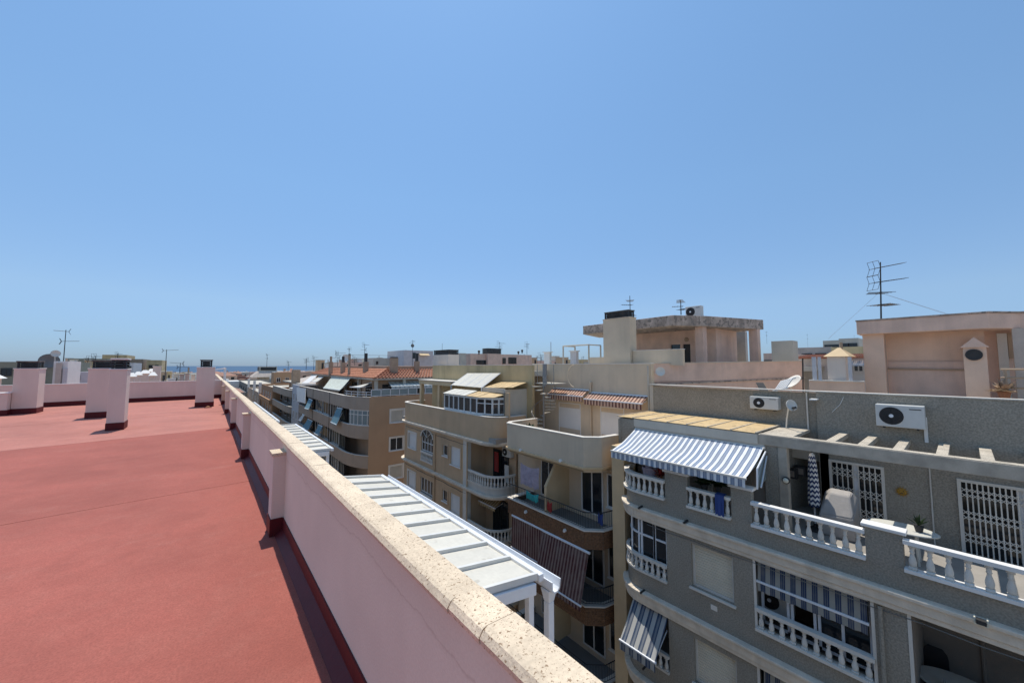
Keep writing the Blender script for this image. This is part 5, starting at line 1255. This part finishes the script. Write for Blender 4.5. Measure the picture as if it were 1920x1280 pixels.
MB().box(24.4, 25.4, 24.4 * .236, 24.4 * .276, -.1, 24.4 * .056).put('roof_box', 'concrete', pk)
ac_unit('air conditioner standing on the stained concrete canopy', (21.3, atX(1303, 580, 21.2).y, 2.72), .85, .62, .35, bracket=False)
antenna('cluster of aerials and a grid dish on the stained canopy', tuple(atX(1277, 590, 21.6)), .9, [(.75, 200, .7, 7, .2, .1), (.5, 120, .6, 5, .25, 0), (.3, 240, .5, 5, .2, 0)], r=.03)
antenna('short aerial mast above the louvred beige chimney tower', (17.4, Yof(1181, 560, 17.4), 2.5), 1.25, [(1.0, 30, .5, 5, .18, 0), (.75, 150, .6, 6, .15, 0), (.45, 20, .5, 4, .2, 0), (.25, 10, .9, 7, .1, 0)], r=.022)
# things on the salmon house terrace behind the grey wall
dish('big pale satellite dish tilted up behind the grey wall', atX(1489, 718, 19.2), .36, (-.55, .45, .68), [tuple(atX(1480, 745, 19.2)), tuple(atX(1484, 725, 19.2))])
t = thing('roof_hatch', 'dark tilted panel leaning behind the grey wall', 'panel', atX(1428, 735, 17)); a, b, c, d = atX(1417, 717, 16.8), atX(1431, 717, 16.8), atX(1441, 733, 16.6), atX(1425, 733, 16.6)
MB().plate(a, d, c, b, .05).put('panel', 'dark', t); MB().plate(a + Vector((.06, 0, 0)), d + Vector((.06, 0, 0)), c + Vector((.06, 0, 0)), b + Vector((.06, 0, 0)), .03).put('frame', 'chimney', t)
t = thing('plastic_chair', 'white slatted plastic chair tipped behind the grey wall', 'chair', atX(1465, 725, 17.5)); 
for i in range(6):
    a = atX(1452 + i * 4, 734 - i * 1.2, 17.4); b = atX(1466 + i * 4, 714 - i * 1.0, 17.6); MB().tube(a, b, .035, 5).put('slat', 'white', t)
MB().tube(atX(1449, 733, 17.4), atX(1478, 727, 17.4), .03, 5).tube(atX(1465, 715, 17.6), atX(1492, 708, 17.6), .03, 5).put('frame', 'white', t)

# ================================================================== peach house at the right with the tall aerial
ph = thing('apartment_building', 'peach roof house with a deep concrete roof slab under the tall aerial', 'building', (22, 0, GZ))
X0 = 20.0
MB().prism([(X0, .13 * X0), (X0, -.032 * X0), (X0 + .9, -1.3), (X0 + .9, -9), (27, -9), (27, 2.6)][::-1], .062 * X0, .088 * X0).put('roof_slab', 'pink', ph, bevel=.02)
MB().prism([(X0 - .03, .131 * X0), (X0 - .03, -.033 * X0), (X0 + .87, -1.33), (X0 + .87, -9), (27.1, -9), (27.1, 2.65)][::-1], .088 * X0, .0905 * X0).put('slab_edge', 'stained', ph)
MB().box(20.9, 21.1, -.55, 2.15, -3, 1.24).put('wall', 'orange_pink', ph)
MB().box(20.84, 20.9, -.55, 2.1, -3, .15).put('wall_base', 'pink', ph)
MB().box(20.2, 20.6, Yof(1660, 680, 20.2), Yof(1620, 680, 20.2), -3, 1.24).put('pier', 'orange_pink', ph)
MB().box(20.5, 20.7, Yof(1662, 680, 20.5), Yof(1658, 680, 20.5), -3, 1.24).put('tile_edge', 'block', ph)
yc0, yc1 = Yof(1853, 690, 19.8), Yof(1808, 690, 19.8)
MB().box(19.9, 20.9, yc0, yc1, -3, Zof(1830, 651, 19.9)).put('vent_stack', 'orange_pink', ph)
zc = Zof(1830, 651, 19.9); ym = (yc0 + yc1) / 2
MB().add([(19.84, yc0 - .06, zc), (19.84, yc1 + .06, zc), (19.84, ym, zc + .34), (20.9, yc0 - .06, zc), (20.9, yc1 + .06, zc), (20.9, ym, zc + .34)], [(0, 1, 2), (5, 4, 3), (0, 2, 5, 3), (1, 4, 5, 2), (0, 3, 4, 1)]).put('vent_cap', 'pink', ph)
y, z = yz(1826, 665, 19.88); MB().lathe([(.19, .02), (.19, -.02), (.14, -.02), (.14, .0), (.03, .0)], (19.88, y, z), 20, 'X').put('round_vent', 'dark', ph)
MB().box(21.5, 21.7, -9, -.55, -3, 1.24).put('side_wall', 'pink', ph)
y0, y1 = Yof(1890, 660, 21.5), Yof(1871, 660, 21.5); MB().box(21.42, 21.5, y0, y1, -1.9, Zof(1880, 625, 21.5)).put('door', 'dirty_white', ph)
y0, y1 = Yof(1903, 660, 21.5), Yof(1891, 660, 21.5); MB().box(21.42, 21.5, y0, y1, Zof(1897, 672, 21.5), Zof(1897, 624, 21.5)).put('louvre', 'chimney', ph)
y = Yof(1911, 660, 20.9); MB().box(20.7, 20.95, y - .12, y + .12, -3, 1.24).put('column', 'block', ph)
rl = MB()
for py in (692, 708, 727):
    z = Zof(1900, py, 19.6); rl.tube((19.6, Yof(1876, py, 19.6), z), (19.6, -6, z), .035, 6)
rl.tube((19.6, Yof(1885, 700, 19.6), -1.3), (19.6, Yof(1885, 700, 19.6), Zof(1885, 692, 19.6)), .035, 6).put('railing', 'chimney', ph)
MB().box(19.4, 26, -9, 4.8, -3.2, -1.7).put('terrace', 'dirty_white', ph)  # floor painted pale to bounce light up onto the shaded walls
MB().tube((20.8, Yof(1655, 691, 20.8), Zof(1655, 691, 20.8)), (20.8, Yof(1808, 693, 20.8), Zof(1808, 693, 20.8)), .03, 5).put('cable', 'chimney', ph)
potted('rusty brown shrub pot at the foot of the peach house door', 19.5, Yof(1883, 738, 19.5), Zof(1883, 745, 19.5) - .05, 1.4, 'terracotta', False, 40, 21, 'chimney')
mast = tuple(atX(1652, 600, 20.6)); 
tall_mast = antenna('tall mast with two large yagi aerials and two small ones on the peach house', (mast[0], mast[1], 1.75), atX(1650, 490, 20.6).z - 1.78, [(atX(1650, 500, 20.6).z - 1.78, -38, 1.15, 12, .22, .22), (atX(1650, 527, 20.6).z - 1.78, -38, 1.25, 12, .22, .17), (atX(1650, 547, 20.6).z - 1.78, 30, .5, 4, .34, 0), (atX(1650, 570, 20.6).z - 1.78, -30, .7, 6, .34, 0)], r=.03)
tall_mast.rotation_euler = (0, 0, 0); _v = atX(1650.5, 490, 20.6) - atX(1652, 600, 20.6); tall_mast.rotation_mode = 'QUATERNION'; tall_mast.rotation_quaternion = Vector((0, 0, 1)).rotation_difference(_v)
gw = thing('guy_wire', 'thin guy wires holding the tall aerial mast', 'wire')
mt = Vector((mast[0], mast[1], atX(1650, 548, 20.6).z))
for e in (atX(1553, 635, 21.5), Vector((23.5, -.2, 1.85)), Vector((25.5, -.4, 1.85))): MB().tube(mt, e, .0045, 4).put('wire', 'alu', gw)
# small pillared vent house between the salmon and the peach roofs
vh = thing('vent_house', 'lilac pink rooftop shaft with a pale pyramid cap between the salmon and peach houses', 'shaft', (19.8, 4, -1.5))
y0, y1 = Yof(1596, 700, 19.2), Yof(1546, 700, 19.2); zc = Zof(1570, 668, 19.2)
MB().box(19.2, 20.4, y0 + .15, y1 - .1, -3, zc).put('shaft', 'pink_wall', vh)
MB().hexa([(19.1, y0, zc), (20.5, y0, zc), (20.5, y1, zc), (19.1, y1, zc)], [(19.75, (y0 + y1) / 2 - .04, zc + .36), (19.85, (y0 + y1) / 2 - .04, zc + .36), (19.85, (y0 + y1) / 2 + .04, zc + .36), (19.75, (y0 + y1) / 2 + .04, zc + .36)]).put('cap', 'yellow', vh)
p = atX(1569, 650, 19.8); MB().tube((19.8, (y0 + y1) / 2 - .06, zc + .3), (19.8, (y0 + y1) / 2 - .06, zc + .58), .05, 8).put('pipe', 'chimney', vh)
a, b = Yof(1517, 720, 18.9), Yof(1620, 720, 18.9); MB().box(18.9, 19.1, b, a, -3, Zof(1530, 714, 18.9)).put('parapet', 'orange_pink', vh)
MB().box(18.86, 19.14, b, a, Zof(1530, 714, 18.9), Zof(1530, 713, 18.9) + .02).put('capping', 'dirty_white', vh)
for px, pw in ((1527, 8), (1537, 6), (1594, 7)):
    a, b = Yof(px - pw / 2, 690, 19.0), Yof(px + pw / 2, 690, 19.0); MB().box(18.97, 19.03, b, a, Zof(px, 713, 19), Zof(px, 669, 19)).put('shutter_leaf', 'blue_paint', vh)
MB().tube(atX(1506, 735, 20), atX(1505, 672, 20), .03, 6).put('downpipe', 'dark', vh)

# ================================================================== neighbours beyond the end of our roof, and the far town
def yblock(label, pl, pr, pt, Y, depth, wm, rows=0, wx=(), wins=(), par=.25, zb=None, **k):
    a, b = atY(pl, 690, Y), atY(pr, 690, Y); zt = atY((pl + pr) / 2, pt, Y).z
    t = block(label, a.x, b.x, Y, Y + depth, zt, wm, rows, wx, (), par, zb=GZ - 3 if zb is None else zb, **k)
    for (l, tt, r, bb_) in wins:
        p, q = atY(l, tt, Y), atY(r, bb_, Y); window(t, 'Y', Y, p.x, q.x, q.z, p.z, 'glass', 2, 'dark', .05, False, -.02)
    return t, zt
nr = thing('apartment_building', 'pink neighbour roof just behind the far parapet with small capped vents', 'building', (-3, 38, GZ))
MB().box(-16, 1.0, 29.95, 60, GZ, -2.3).put('wall', 'pink_wall', nr); MB().box(-16, 1.0, 30.0, 60, -2.3, -2.26).put('roof', 'street_red', nr)
MB().box(.86, 1.0, 29.95, 60, -2.26, -1.1).put('parapet', 'pink_wall', nr); MB().box(.82, 1.04, 29.95, 60, -1.1, -1.05).put('coping', 'coping', nr)
for i, (px, w_, pt, Y) in enumerate(((246, 10, 706, 36), (258, 9, 703, 39), (271, 13, 700, 40.5), (286, 9, 704, 38), (283, 8, 697, 43))):
    a, b = atY(px - w_ / 2, pt, Y), atY(px + w_ / 2, pt, Y)
    t = thing('vent_stack', ['small white capped vent, leftmost of the row behind the far parapet', 'small white capped vent, second from the left in the row', 'widest white capped vent of the row behind the far parapet', 'white capped vent at the right end of the row', 'small capped vent peeking behind the right end of the row'][i], 'vent', (a.x, Y, -2.3), 'white capped vents on the neighbour roof')
    MB().box(a.x, b.x, Y, Y + .6, -2.3, a.z).put('stack', 'pink_wall', t)
    c = (a.x + b.x) / 2; h = (b.x - a.x) / 2 + .1
    MB().hexa([(c - h, Y - .1, a.z), (c + h, Y - .1, a.z), (c + h, Y + .7, a.z), (c - h, Y + .7, a.z)], [(c - h * .35, Y + .2, a.z + .26), (c + h * .35, Y + .2, a.z + .26), (c + h * .35, Y + .4, a.z + .26), (c - h * .35, Y + .4, a.z + .26)]).put('cap', 'white', t)
t = thing('chimney', 'plain tall pink chimney on the neighbour roof right of the capped vents', 'chimney', tuple(atY(294, 700, 42))); a, b = atY(287, 687, 42), atY(301, 687, 42); MB().box(a.x, b.x, 42, 42.8, -2.3, a.z).put('stack', 'pink_wall', t)
MB().box(a.x - .04, b.x + .04, 41.96, 42.84, a.z, a.z + .06).put('capping', 'dirty_white', t)
t = thing('roof_railing', 'white metal railing frame where the long parapet meets the far one', 'railing', (.9, 31, -1.0)); m = MB()
for x, y in ((.95, 30.2), (.95, 31.6), (.95, 33), (.2, 31), (.2, 33)): m.tube((x, y, -1.1), (x, y, -.12 if x > .5 else -.3), .03, 6)
for z in (-.15, -.55): m.tube((.95, 30.2, z), (.95, 33, z), .03, 6)
m.tube((.95, 30.2, -.15), (.2, 31, -.3), .03, 6).put('frame', 'white', t)
# left edge
yblock('long dark olive block at the left edge behind the chimneys', -90, 109, 678, 62, 14, 'greenish', 0, wins=[(2, 690, 22, 705), (60, 692, 84, 706)])
t, z = yblock('white lift house with grey pipe beside the dark olive block', 100, 127, 677, 46, 4, 'white', 0)
a = atY(107, 690, 45.9); MB().box(a.x - .05, a.x + .25, 45.8, 45.95, -9, atY(107, 680, 45.9).z).put('pipe', 'block', t); a = atY(123, 690, 45.9); MB().box(a.x - .12, a.x + .12, 45.85, 45.99, -9, atY(107, 690, 45.9).z).put('louvre', 'blue_paint', t)
dish('round dish on a thin pole left of the tall left aerial', atY(104, 663, 47), .28, (.3, -.9, .2), [tuple(atY(103, 690, 47)), tuple(atY(103, 666, 47))], arm=False)
dish('large grey dish on the dark olive block', atY(92, 677, 61), .75, (.2, -.9, .1), [tuple(atY(92, 690, 61)), tuple(atY(92, 679, 61))], 'fargrey', arm=False)
def mast_at(label, px, pt, pb, Y, yag, r=.025, m='dark'):
    b = atY(px, pb, Y); h = atY(px, pt, Y).z - b.z
    return antenna(label, tuple(b), h, [(h * f, az, L, n, hw, ti) for f, az, L, n, hw, ti in yag], m, r=r)
mast_at('tall aerial mast with two crossed yagis above the white lift house', 118, 618, 690, 46.5, [(.96, 190, .8, 8, .18, .05), (.70, 5, .95, 8, .18, .06)], .032)
mast_at('thin leaning aerial pole between the chimneys and the sea', 309, 655, 712, 45, [(.97, 10, 1.0, 7, .12, .1)], .03)
mast_at('small aerial near the sea horizon left of the drum capped chimney', 337, 680, 700, 70, [(.95, 170, 1.4, 6, .25, .1), (.6, 20, 1.2, 5, .2, 0)], .045)
yblock('lilac low house between the left chimneys', 143, 200, 697, 58, 8, 'blue_paint', 0, wins=[(146, 703, 150, 713)])
yblock('yellowish apartment block far left with stepped roof', 126, 200, 672, 130, 18, 'greenish', 3, wins=[(136, 684, 140, 688), (150, 684, 154, 688), (165, 684, 169, 688)])
yblock('tallest yellow tower block on the far left skyline', 190, 236, 665, 170, 18, 'ochre', 2, wins=[(195, 676, 199, 682), (212, 676, 216, 682), (224, 676, 228, 682)])
yblock('brown stepped block on the far left skyline', 236, 268, 673, 150, 18, 'chimney', 2, wins=[(240, 681, 244, 686), (252, 681, 256, 686)])
yblock('yellow block with dark balconies at the right end of the left skyline', 274, 303, 675, 140, 16, 'ochre', 2, wins=[(279, 684, 287, 690), (290, 684, 297, 690)])
yblock('grey block with a flat top behind the white lidded chimney', 236, 250, 680, 120, 14, 'blue_paint', 2, wins=[(239, 686, 246, 690)])
# beyond the tan and beige blocks
t, z = yblock('lilac stuccoed penthouse block on the skyline behind the tiled roof', 757, 812, 657, 80, 10, 'blue_paint', 0, wins=[(774, 661, 779, 672)])
a, b = atY(785, 662, 79.9), atY(803, 662, 79.9)
MB().plate((a.x, 79.9, a.z), (a.x, 78.9, a.z - .5), (b.x, 78.9, a.z - .5), (b.x, 79.9, a.z), .05).put('shade', 'yellow', t)
t, z = yblock('long salmon house with dark openings behind the ochre wall', 882, 997, 664, 52, 9, 'pink', 0, wins=[(893, 675, 911, 683), (942, 671, 948, 682), (953, 670, 968, 682)])
a, b = atY(914, 655, 51.5), atY(939, 655, 51.5)
c = MB().box(a.x, b.x, 51.4, 53, -5, atY(925, 663, 51.5).z).put('chimney', 'pink', t); 
ch = thing('chimney', 'dark louvred chimney top in the middle of the long salmon house', 'chimney', (a.x, 52, z)); slat_cap(ch, a.x, b.x, 51.4, 53, atY(925, 663, 51.5).z, atY(925, 653, 51.5).z, 3)
yblock('small tan chimney block left of the long salmon house', 863, 874, 662, 50, 2, 'concrete', 0)
yblock('pale red roofed rooftop block behind the tiled roof', 636, 700, 679, 90, 12, 'pink', 0, wins=[(650, 683, 656, 687), (672, 683, 678, 687)])
yblock('white rooftop block behind the tiled roof chimneys', 700, 735, 671, 85, 8, 'concrete', 0, wins=[(705, 677, 709, 683)])
yblock('pale pink house far off between the beige tower and the flues', 1000, 1060, 676, 85, 10, 'pink', 0, wins=[(1040, 679, 1046, 683)])
yblock('low ochre block beyond the pipe frame', 1060, 1110, 674, 95, 10, 'ochre', 0, wins=[(1070, 677, 1076, 680)])
for i, (l, r, pt, X, wm, lab) in enumerate(((1432, 1470, 662, 45, 'pink', 'pale salmon block right of the canopy roof'), (1495, 1560, 651, 55, 'block', 'lilac grey house with a flat top behind the vent shaft'), (1545, 1578, 638, 80, 'concrete', 'white stepped house highest on the right skyline'), (1575, 1612, 634, 70, 'concrete', 'white house with a cornice beside the peach house'), (1560, 1620, 650, 40, 'ochre', 'low ochre building behind the lilac shaft'))):
    y1, y0 = Yof(l, 680, X), Yof(r, 680, X); zt = Zof((l + r) / 2, pt, X)
    t = block(lab, X, X + 9, y0, y1, zt, wm, 0, par=.2)
    for q in (.3, .7): window(t, None, X, y0 + (y1 - y0) * q - .5, y0 + (y1 - y0) * q + .5, zt - 1.8, zt - .7, 'glass', 2, 'dark', .05, False, -.02)
# orange roofed neighbour glimpsed beside the peach house
X = 30
y1, y0 = Yof(1500, 690, X), Yof(1640, 690, X)
on = block('orange tiled house with white striped awning glimpsed beside the peach pier', X, X + 8, y0, y1, Zof(1600, 668, X), 'white', 0, par=0)
zz = Zof(1600, 673, X)
tiles((X - 1.0, y1, zz - .02), (X - 1.0, y0, zz - .02), (X + 2.5, y1, zz + .22), (X + 2.5, y0, zz + .22), 40, 6, on)
window(on, None, X, Yof(1620, 690, X), Yof(1600, 690, X), Zof(1600, 697, X), Zof(1600, 683, X), 'glass', 2, 'white', .06, True, -.02)
M['stripe_far'] = stripes('pale blue striped canvas', .3, [(0, (.72, .74, .76)), (.5, (.35, .45, .58))])
awning('white and blue striped awning under the orange tiles', X - .05, Zof(1600, 676, X), X - 1.0, Zof(1600, 683, X - 1), Yof(1630, 690, X), Yof(1596, 690, X), 'stripe_far', .1, .02)
# aerials on the skyline
for i, (px, pt, pb, Y, lab) in enumerate(((588, 669, 695, 90, 'slim aerial on the skyline left of the tiled roof'), (633, 658, 690, 70, 'aerial with side arms over the first chimneys of the tiled roof'), (654, 653, 685, 60, 'mast carrying one long horizontal yagi over the tiled roof'), (683, 645, 680, 66, 'tallest thin aerial over the tiled roof'), (665, 668, 685, 75, 'stubby aerial under the long horizontal yagi'), (773, 637, 690, 60, 'tall aerial with a small round dish in front of the lilac penthouse'), (829, 644, 660, 75, 'bare short whip aerial on the lilac penthouse'), (937, 641, 664, 52, 'aerial with a wide head above the dark louvred chimney'), (988, 644, 664, 52, 'aerial at the right end of the long salmon house'), (1014, 664, 680, 45, 'low wide aerial left of the white flue'), (1438, 622, 645, 60, 'aerial on the skyline right of the canopy roof'), (1515, 627, 655, 75, 'thin aerial mast above the lilac grey house'), (1405, 636, 650, 70, 'small aerial seen under the canopy roof'), (1602, 629, 640, 75, 'short aerial on the white house beside the peach house'), (540, 678, 697, 120, 'lone aerial against the sea near the white penthouse'), (500, 664, 690, 175, 'faint aerial over the black window band'))):
    v = [(.97, 20, 1.0, 5, .3, 0), (.7, 170, .8, 4, .25, 0)]
    if i == 2: v = [(.62, 0, 9.0, 14, .3, 0), (.97, 90, .8, 3, .2, 0)]
    if i in (6,): v = [(.98, 0, .2, 2, .05, 0)]
    if i in (1, 4, 7, 9): v = [(.9, 0, 1.6, 6, .3, 0), (.6, 180, 1.2, 5, .3, 0), (.4, 20, .9, 4, .2, 0)]
    if i == 5:
        v = [(.95, 30, .7, 5, .25, 0), (.9, 150, .7, 5, .25, 0)]
    t = mast_at(lab, px, pt, pb, Y, v, .022 + Y * .0003)
dish('small round dish on the tall aerial before the lilac penthouse', atY(773, 648, 59.9), .32, (.1, -1, .1), None, 'fargrey', arm=False)
for i, (px, py, Y, s) in enumerate(((898, 662, 52, .3), (972, 662, 52, .2), (979, 660, 52, .3))):
    b = atY(px, py + 2, Y); t = thing('flue', ['small round dark flue on the left of the long salmon house', 'tiny dark flue near the right end of the long salmon house', 'taller of the two dark flues near the right end of the long salmon house'][i], 'flue', tuple(b)); MB().lathe([(.12, 0), (.12, s), (.2, s + .05), (.2, s + .3), (.05, s + .4)], tuple(b), 10).put('cowl', 'dark', t)
# small roof huts, tanks and stacks crowding the skyline
rh = random.Random(23); WMN = {'concrete': 'pale grey', 'pink': 'salmon', 'ochre': 'ochre', 'white': 'white', 'block': 'mauve grey', 'pink_wall': 'pale pink', 'tan': 'tan', 'chimney': 'brown'}
for lo, hi, n_, t0, t1, where, Y0, Y1 in ((118, 192, 6, 672, 682, 'left of the white lidded chimney', 75, 150), (303, 366, 7, 696, 703, 'between the left skyline and the drum capped chimney', 60, 120), (600, 755, 10, 670, 684, 'behind the terracotta tiled roof', 95, 160), (1000, 1128, 7, 668, 680, 'between the salmon house and the beige tower', 60, 120), (812, 872, 3, 668, 680, 'behind the ochre wall', 60, 110)):
    for i in range(n_):
        px = lo + (hi - lo) * (i + rh.random() * .8) / n_; wd = rh.uniform(5, 13); Y = rh.uniform(Y0, Y1); c = rh.choice(list(WMN)); a, b = atY(px - wd / 2, 690, Y), atY(px + wd / 2, 690, Y); zt = atY(px, rh.uniform(t0, t1), Y).z
        q = tag(thing('roof_hut', '%s rooftop hut with flat lid %s' % (WMN[c], where), 'roof hut', (a.x, Y, -9)), None, None, 'rooftop huts of the skyline')
        MB().box(a.x, b.x, Y, Y + 2.5, -14, zt).put('wall', c, q); MB().box(a.x - .12, b.x + .12, Y - .12, Y + 2.62, zt, zt + .14).put('lid', 'concrete', q)
        if wd > 8: MB().box(a.x + (b.x - a.x) * .55, a.x + (b.x - a.x) * .85, Y - .03, Y - .002, zt - 2.1, zt - .6).put('opening', 'dark', q)
        elif i % 2: MB().tube((a.x + .3, Y + 1, zt), (a.x + .3, Y + 1, zt + .9), .1, 6).put('flue', 'chimney', q)
# thin aerials scattered over the near town roofs
rq = random.Random(5)
for i in range(22):
    px = rq.choice((rq.uniform(150, 400), rq.uniform(560, 760), rq.uniform(1000, 1110), rq.uniform(1432, 1600), rq.uniform(560, 1000))); Y = rq.uniform(70, 130); hgt = rq.uniform(12, 34)
    tag(mast_at('thin rooftop aerial among the roofs of the skyline', px, 690 - hgt, 692, Y, [(.95, rq.uniform(0, 180), 1.0, 5, .3, 0), (.72, rq.uniform(0, 180), .9, 4, .25, 0)], .03 + Y * .0003), None, None, 'thin aerials of the skyline')
# far town down to the shore
rnd = random.Random(11)
WT = {}
def town_win(wd, h):
    k = (wd, h)
    if k not in WT: WT[k] = MB().box(-.03, .02, -wd / 2, wd / 2, 0, h).mesh('window', 'glass')
    return WT[k]
cols = ['concrete', 'pink', 'ochre', 'tan', 'white', 'orange_pink', 'block', 'pink_wall', 'chimney', 'yellow', 'dirty_white', 'greenish']
nm = {'concrete': 'pale grey', 'pink': 'salmon', 'ochre': 'ochre', 'tan': 'tan', 'white': 'white', 'orange_pink': 'peach', 'block': 'mauve grey', 'pink_wall': 'pale pink', 'chimney': 'brown', 'yellow': 'yellow', 'dirty_white': 'cream', 'greenish': 'olive'}
placed = 0; taken = []
for tr in range(6000):
    if placed >= 290: break
    az = R(rnd.uniform(-20, 80)) if rnd.random() < .45 else R(rnd.uniform(-3, 16)); d = 55 * (1050 / 55) ** rnd.random()
    x, y = d * sin(az), d * cos(az)
    if y < 62 and x < 60 and x > -40: continue
    if 2 < x < 10.2 and y < 200: continue
    if x > 0 and x < 27 and y < 152: continue
    if -18 < x <= 2 and y < 64: continue
    if x >= 20 and y < 130 and d < 75: continue
    if 8 < x < 26 and y < 230 or 14 < x < 36 and 205 < y < 264 or 22 < x < 43 and 80 < y < 104: continue
    wx, wy_ = rnd.uniform(6, 14), rnd.uniform(6, 14)
    if any(abs(x - a) < (wx + c) / 2 + .6 and abs(y - b) < (wy_ + e) / 2 + .6 for a, b, c, e in taken): continue
    taken.append((x, y, wx, wy_)); g0 = land(x, y)
    hgt = rnd.choice((8.5, 11.3, 11.3, 14.1, 14.1)) + rnd.uniform(-.6, .8)
    if x > 25 and d < 300: hgt += rnd.uniform(0, 3.2)
    zt = min(g0 + hgt, -.014 * d if az < R(12) else (-.003 * d if az < R(24) else .5))
    c = rnd.choice(cols); tiled = rnd.random() < .28
    where = 'beyond the far parapet' if az < R(-4) else ('down towards the sea' if az < R(25) else 'on the skyline')
    chim = rnd.random() < .5
    t = thing('town_house', '%s %s %s town house%s %s' % ('tall' if hgt > 13 else 'mid height' if hgt > 10 else 'low', nm[c], 'tile roofed' if tiled else 'flat roofed', ' with chimney' if chim else ' without chimney', where), 'house', (x, y, g0), 'houses of the distant town')
    x0, x1, y0, y1 = x - wx / 2, x + wx / 2, y - wy_ / 2, y + wy_ / 2
    m = MB().box(x0, x1, y0, y1, g0 - 1, zt - .9)
    if not tiled:
        m.box(x0, x1, y0, y0 + .2, zt - .9, zt).box(x0, x0 + .2, y0 + .2, y1, zt - .9, zt).box(x1 - .2, x1, y0 + .2, y1, zt - .9, zt).box(x0 + .2, x1 - .2, y1 - .2, y1, zt - .9, zt)
    w0 = m.put('wall', c, t)
    if tiled:
        MB().hexa([(x0 - .4, y0 - .4, zt - .9), (x1 + .4, y0 - .4, zt - .9), (x1 + .4, y1 + .4, zt - .9), (x0 - .4, y1 + .4, zt - .9)], [(x - wx * .12, y - wy_ * .12, zt + .7), (x + wx * .12, y - wy_ * .12, zt + .7), (x + wx * .12, y + wy_ * .12, zt + .7), (x - wx * .12, y + wy_ * .12, zt + .7)]).put('roof', 'street_red' if rnd.random() < .8 else 'fargrey', t)
    else:
        hx, hy = x + rnd.uniform(-.25, .25) * wx, y + rnd.uniform(-.2, .2) * wy_
        MB().box(hx - 1.3, hx + 1.3, hy - 1.5, hy + 1.5, zt - .9, zt + rnd.uniform(.6, 1.6) * (.5 if az < R(20) else 1)).put('stair_hut', rnd.choice((c, 'white', 'pink_wall')), t)
    if chim:
        qx, qy = x + rnd.uniform(-.35, .35) * wx, y + rnd.uniform(-.35, .35) * wy_; hh = rnd.uniform(.9, 2.2)
        MB().box(qx - .35, qx + .35, qy - .3, qy + .3, zt - .9, zt + hh * .6).box(qx - .45, qx + .45, qy - .4, qy + .4, zt + hh * .6, zt + hh * .6 + .12).put('chimney', rnd.choice(('chimney', 'white', 'pink')), t)
    if d < 420:
        for k in range(2):
            z = zt - 2.7 - 2.83 * k
            for j in range(max(2, int(wy_ / 3))): inst('window', town_win(1.2, 1.25), (x0, y0 + wy_ * (j + .5) / max(2, int(wy_ / 3)), z), t)
            for j in range(max(2, int(wx / 3))): inst('window', town_win(1.2, 1.25), (x0 + wx * (j + .5) / max(2, int(wx / 3)), y0, z), t, pi / 2)
    placed += 1

# the rest of the town, too many to count
town = {}
for tr in range(9000):
    az = R(rnd.uniform(-24, 80)) if tr % 2 else R(rnd.uniform(-6, 20)); d = 170 * (1250 / 170) ** rnd.random(); x, y = d * sin(az), d * cos(az)
    if (8 < x < 26 and y < 230) or (14 < x < 36 and 205 < y < 264) or (2 < x < 10.2 and y < 200) or (0 < x < 27 and y < 152): continue
    wx, wy_ = rnd.uniform(6, 13), rnd.uniform(6, 13)
    if any(abs(x - a) < (wx + c) / 2 + .4 and abs(y - b) < (wy_ + e) / 2 + .4 for a, b, c, e in taken): continue
    taken.append((x, y, wx, wy_)); g0 = land(x, y); zt = min(g0 + rnd.choice((6.5, 8.5, 8.5, 11.3)) + rnd.uniform(-.6, .8), -.015 * d if az < R(12) else (-.004 * d if az < R(24) else .2))
    m = town.setdefault(rnd.choice(cols[:9] + ['street_red'] * 2), MB())
    m.box(x - wx / 2, x + wx / 2, y - wy_ / 2, y + wy_ / 2, g0 - 1, zt)
    hx, hy = x + rnd.uniform(-.3, .3) * wx, y + rnd.uniform(-.3, .3) * wy_; m.box(hx - 1.2, hx + 1.2, hy - 1.2, hy + 1.2, zt + .002, zt + rnd.uniform(.6, 2))
    if len(taken) > 1500: break
allm = MB(); ml = list(town)
for i, k in enumerate(ml):
    allm.k = i; allm.add(town[k].v, town[k].f)
tag(allm.put('far_town', ml), 'mass of small pale houses spreading to the sea', None, None, 'stuff')
